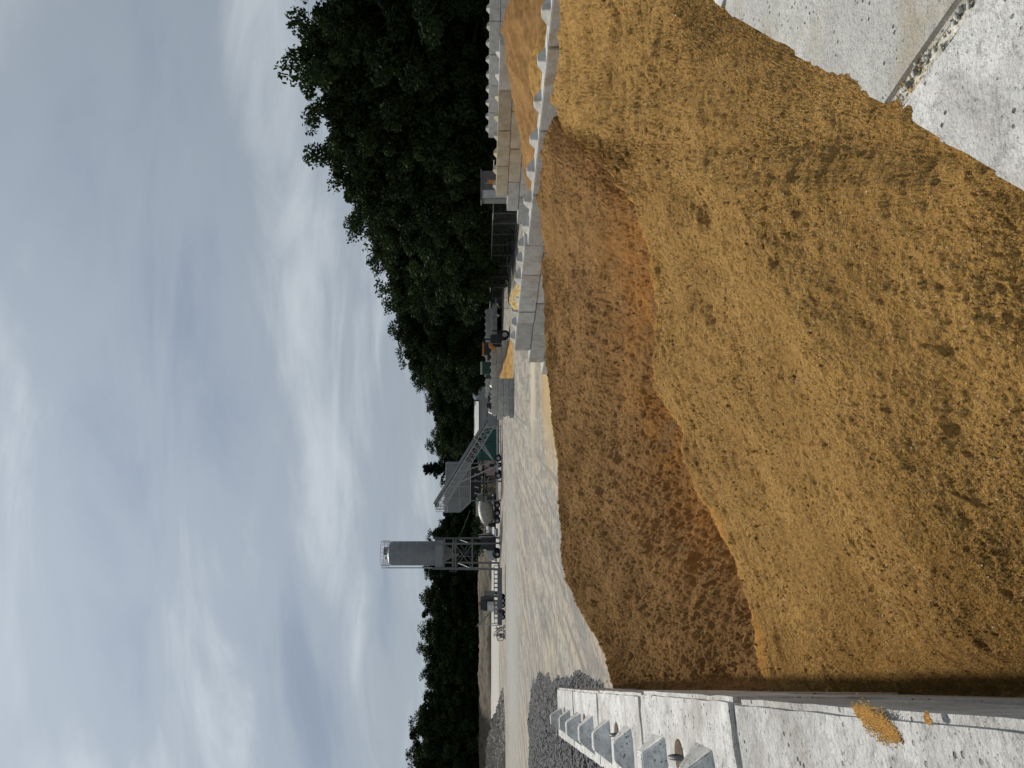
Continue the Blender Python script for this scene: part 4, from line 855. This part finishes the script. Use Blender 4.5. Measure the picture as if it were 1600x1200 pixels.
# ------------------------------------------------------------------ chain-link fence and box at the right trees
def fence_pt(y): dd = np.interp(y, [250, 330, 480], [52, 56, 84]); return PX(y, dd), dd
t_ = thing('chain_link_fence', 'dark chain link fence with a thin top rail below the right hand trees', 'fence', (fence_pt(305)[0], fence_pt(305)[1], 0))
fy = list(np.linspace(250, 482, 15)); tops = []
for q in fy:
    x, dd = fence_pt(q); zt = 2.3; tops.append(Vector((x, dd, zt))); MB().cyl((x, dd, 0), (x, dd, zt + .12), .02, n=6).build('post', 'steel', t_)
mb = MB()
for a_, b_ in zip(tops, tops[1:]): mb.cyl(a_, b_, .022, n=5)
mb.build('top_rail', 'galv', t_)
mb = MB()
for a_, b_ in zip(tops, tops[1:]):
    dv_ = b_ - a_; n = int(dv_.length / .22)
    for k in range(n):
        p0 = a_ + dv_ * k / n; p1 = a_ + dv_ * (k + 1) / n
        for j in range(11):
            z0_ = .1 + j * .21; mb.beam((p0.x, p0.y, z0_), (p1.x, p1.y, z0_ + .21), .006); mb.beam((p0.x, p0.y, z0_ + .21), (p1.x, p1.y, z0_), .006)
mb.build('wire_mesh', 'gate_mesh', t_)
d = 62.0
t_ = thing('farm_gate', 'pale tubular gate leaning low behind the chain link fence', 'gate', (PX(405, d), d, 0))
mb = MB()
dd = 76
for z in (.5, 1.0, 1.5): mb.cyl((PX(378, 74), 74, z), (PX(415, 77), 77, z), .025, n=5)
for q, dd in ((378, 74), (396, 75.5), (415, 77)): mb.cyl((PX(q, dd), dd, 0), (PX(q, dd), dd, 1.9), .035, n=5)
mb.build('frame', 'galv', t_)
d = 47.0
t_ = thing('control_box', 'grey box kiosk behind the end of the tan block wall', 'kiosk', (PX(289, d), d, 0))
MB().box2(PX(311, d), PX(267, d), d, d + 1.2, 0, PZ(752.5, d)).build('body', 'gate_mesh', t_)
MB().box2(PX(313, d), PX(265, d), d - .1, d + 1.3, PZ(752.5, d), PZ(751, d)).build('lid', 'steel', t_)
MB().box2(PX(310, d), PX(297, d), d - .03, d, .3, PZ(754, d)).build('door', 'galv', t_)
d = 44.0
t_ = thing('warning_flag', 'small orange marker flag on a thin rod in front of the grey kiosk', 'flag', (PX(283, d), d, 0))
MB().cyl((PX(287, d), d, 0), (PX(286, d), d, PZ(757, d)), .012, n=6).build('rod', 'galv', t_)
MB().box2(PX(287, d), PX(281, d), d - .02, d, PZ(773, d), PZ(762, d)).build('flag', 'orange', t_)

# ------------------------------------------------------------------ trees
def leaf_cloud(rs, centres, radii, per, size, flat=0.8):
    P_ = []
    for c, r, n in zip(centres, radii, per):
        v = rs.randn(n, 3); v /= np.linalg.norm(v, axis=1, keepdims=True); v *= (rs.rand(n, 1) ** 0.45) * r; v[:, 2] *= flat; P_.append(v + c)
    P_ = np.concatenate(P_); n = len(P_)
    u = rs.randn(n, 3); u /= np.linalg.norm(u, axis=1, keepdims=True); w = np.cross(u, rs.randn(n, 3)); w /= np.linalg.norm(w, axis=1, keepdims=True)
    s = size * (0.6 + 0.8 * rs.rand(n, 1)); a = u * s; b = w * s * 0.55
    V = np.stack([P_ - a, P_ + b * 0.9 - a * .1, P_ + a, P_ - b], 1).reshape(-1, 3)
    return V
def quads_mesh(name, V, m):
    nq = len(V) // 4; me = bpy.data.meshes.new(name); me.vertices.add(len(V)); me.vertices.foreach_set('co', V.astype(np.float32).ravel())
    me.loops.add(len(V)); me.loops.foreach_set('vertex_index', np.arange(len(V), dtype=np.int32)); me.polygons.add(nq); me.polygons.foreach_set('loop_start', (np.arange(nq) * 4).astype(np.int32))
    me.update(calc_edges=True); me.materials.append(M[m]); return me
def tree_meshes(seed, H=18.0, rad=4.6, low=0.10, nb=46, leaf=0.175, m='leaf', dens=1.0, spread=1.0):
    rs = np.random.RandomState(seed); tb = MB(); pts = []; p = np.array([0., 0., 0.]); n = 9
    for i in range(n + 1): pts.append(p.copy()); p = p + np.array([rs.randn() * .22, rs.randn() * .22, H * .92 / n])
    for i in range(n): tb.cyl(pts[i], pts[i + 1], .30 * (1 - i / n) ** .8 + .05, .30 * (1 - (i + 1) / n) ** .8 + .04, n=8, cap=False)
    C = []; Rr = []; Nn = []
    for k in range(nb):
        h = low + (1 - low) * ((k + rs.rand()) / nb); h = min(h, .97)
        prof = (math.sin(PI * min(1, max(.04, (h - low * .3) / (1.02 - low * .3))) ** .75)) ** .6 * (0.75 + .5 * rs.rand())
        az = k * 2.4 + rs.rand() * .8; L = rad * prof * spread; i0 = h * .82 * n; j = int(min(n - 1, i0)); b0 = pts[j] + (pts[j + 1] - pts[j]) * (i0 - j)
        tip = b0 + np.array([math.cos(az) * L, math.sin(az) * L, H * .10 * (0.4 + rs.rand()) * (1.4 if h > .7 else .8)])
        mid = (b0 + tip) / 2 + rs.randn(3) * .2; r0 = .10 * (1.15 - h)
        tb.cyl(b0, mid, r0 + .03, r0 + .01, n=5, cap=False); tb.cyl(mid, tip, r0 + .01, .02, n=5, cap=False)
        for q, rr, nn in ((0.98, .95, 80), (.72, 1.05, 80), (.45, .95, 60)):
            for rep in range(2):
                c = b0 + (tip - b0) * q + rs.randn(3) * np.array([.75, .75, .55]); C.append(c); Rr.append(rr * (.5 + .7 * rs.rand())); Nn.append(int(nn * 2.5 * dens * (.35 + 1.2 * rs.rand())))
    for rep in range(6): C.append(pts[-1] + rs.randn(3) * .6); Rr.append(.9); Nn.append(int(60 * dens))
    return tb.mesh('trunk', 'bark', recalc=False), quads_mesh('crown', leaf_cloud(rs, C, Rr, Nn, leaf), m)
protos = [tree_meshes(11, dens=1.1), tree_meshes(12, rad=5.4, low=.05, m='leaf_dark'), tree_meshes(13, rad=4.0, nb=40, dens=.8), tree_meshes(14, rad=5.2, nb=52, m='leaf'),
          tree_meshes(15, rad=3.4, nb=34, low=.12, dens=.75, leaf=.19), tree_meshes(16, rad=4.8, nb=50, low=.04, m='leaf_dark', dens=1.2)]
def pine_meshes(seed, H=18.0):
    rs = np.random.RandomState(seed); tb = MB(); tb.cyl((0, 0, 0), (.2, 0, H), .28, .04, n=8, cap=False); C = []; Rr = []; Nn = []
    for k in range(70):
        h = .25 + .74 * k / 70; L = 3.4 * (1.02 - h) ** .6 * (.6 + .6 * rs.rand()); az = k * 2.4
        b0 = np.array([.2 * h, 0, h * H]); tip = b0 + np.array([math.cos(az) * L, math.sin(az) * L, .5 + rs.rand() * .6]); tb.cyl(b0, tip, .06, .02, n=4, cap=False)
        for q in (.45, .75, 1.0): C.append(b0 + (tip - b0) * q); Rr.append(.32 + .3 * rs.rand()); Nn.append(34)
    return tb.mesh('trunk', 'bark', recalc=False), quads_mesh('crown', leaf_cloud(rs, C, Rr, Nn, .26, .7), 'leaf_pine')
protos.append(pine_meshes(31))
def tree(y, xtop, d, k, label, group, wid=1.0):
    X, zt = PX(y, d), PZ(xtop, d); sc_ = zt / 18.4
    t_ = thing('tree' if k != 6 else 'pine_tree', label, 'tree' if k != 6 else 'pine tree', (X, d, 0), group)
    t_.rotation_euler = (0, 0, rnd.uniform(0, 6.28)); t_.scale = (sc_ * wid, sc_ * wid, sc_)
    for nm, me in zip(('trunk', 'crown'), protos[k]):
        o = bpy.data.objects.new(nm, me); COL.objects.link(o); o.parent = t_
GR = 'trees of the wood on the right'; GL = 'trees of the far treeline on the left'
right = [(-75, 445, 47, 1, 1.1), (5, 470, 49, 3, 1.0), (100, 412, 53, 4, .9), (165, 462, 55, 0, 1.0), (225, 470, 58, 2, 1.0), (290, 505, 62, 3, 1.0), (345, 530, 68, 2, .9), (395, 570, 74, 0, 1.0),
         (432, 588, 88, 5, .9), (470, 592, 118, 2, .85), (500, 598, 120, 3, .85), (535, 612, 122, 0, .9), (568, 628, 128, 1, .9), (602, 645, 150, 2, .9), (635, 660, 151, 0, .9), (668, 668, 152, 3, .9)]
for i, (y, xt, d, k, w) in enumerate(right):
    lb = {2: 'tallest spiky topped tree of the right hand wood', 0: 'broad dark tree at the far right edge of the wood, mostly cut off'}.get(i, '%s tree in the front row of the right hand wood, counted from the right' % ORD[i])
    tree(y, xt, d, k, lb, GR, w * (1.0 if y < 300 else 1.3))
back = [(-30, 490, 56, 5), (60, 500, 60, 0), (130, 495, 63, 1), (195, 500, 66, 5), (255, 520, 70, 3), (318, 544, 76, 0), (370, 569, 84, 1), (412, 589, 100, 2), (450, 599, 126, 5), (485, 609, 130, 0), (518, 624, 132, 3), (552, 636, 140, 5), (585, 652, 158, 0), (620, 664, 160, 1), (650, 672, 162, 5)]
for i, (y, xt, d, k) in enumerate(back): tree(y, xt, d, k, '%s tree in the shaded second row of the right hand wood, counted from the right' % ORD[i], GR, 1.4)
left = [(700, 663, 150, 2, 1.0, 0), (734, 662, 148, 6, 1.0, 'feathery pine tree rising just behind the conveyor bin'), (757, 683, 155, 0, .9, 0), (785, 690, 160, 1, 1.0, 0), (808, 683, 160, 5, 1.0, 0), (832, 662, 158, 0, .9, 'rounded tree just right of the silo'),
        (868, 672, 162, 3, 1.0, 'dark tree directly behind the silo'), (898, 655, 163, 5, 1.0, 'dark round tree just left of the silo'), (922, 658, 164, 0, 1.0, 0), (945, 649, 163, 3, 1.0, 0), (985, 646, 160, 4, 1.25, 'loose open crowned tree with sky showing through at the top'), (1012, 650, 160, 2, 1.0, 0),
        (1040, 652, 158, 5, 1.0, 0), (1062, 660, 158, 3, 1.0, 0), (1085, 664, 156, 0, .9, 0), (1112, 646, 154, 1, 1.0, 0), (1142, 632, 150, 0, .9, 0), (1168, 627, 148, 3, 1.0, 'tallest tree at the left end of the far treeline'), (1205, 640, 148, 5, 1.0, 0), (1245, 640, 148, 1, 1.1, 0)]
for i, (y, xt, d, k, w, lb) in enumerate(left):
    o_ = i + 1; nm = ORD[i] if i < 16 else ['seventeenth', 'eighteenth', 'nineteenth', 'twentieth'][i - 16]
    tree(y, xt, d + 22, k, lb or '%s dark tree of the far left treeline, counted from the conveyor' % nm, GL, w * 1.25)
back = [(690, 682, 164, 5), (725, 687, 166, 1), (765, 690, 168, 0), (815, 684, 170, 3), (850, 680, 172, 1), (885, 672, 172, 0), (915, 672, 172, 5), (958, 668, 172, 1), (1000, 682, 172, 3), (1030, 670, 170, 1), (1075, 677, 168, 5), (1100, 668, 166, 3), (1130, 656, 162, 1), (1180, 652, 160, 5)]
for i, (y, xt, d, k) in enumerate(back): tree(y, xt, d + 22, k, '%s half hidden tree behind the far left treeline, counted from the conveyor' % ORD[i], GL, 1.3)
# undergrowth along the foot of both woods
rs = np.random.RandomState(5); C = []; Rr = []; Nn = []
path = [(-110, 45), (0, 48), (200, 57), (300, 63), (400, 78), (450, 100), (470, 116), (560, 122), (600, 152), (700, 152), (865, 157), (885, 184), (1000, 185), (1260, 178)]
for k in range(520):
    y = rs.uniform(-110, 1260); dd = np.interp(y, [p[0] for p in path], [p[1] for p in path]) + rs.uniform(0, 14)
    C.append(np.array([PX(y, dd), dd, rs.uniform(.3, 3.6) * (1 if y < 640 else .8) + (2.0 if y > 780 else 0)])); Rr.append(rs.uniform(1.0, 2.1)); Nn.append(150)
tag(link('undergrowth', quads_mesh('undergrowth', leaf_cloud(rs, C, Rr, Nn, .30), 'leaf_dark')), 'dense dark undergrowth along the foot of the woods', 'undergrowth', kind='stuff')
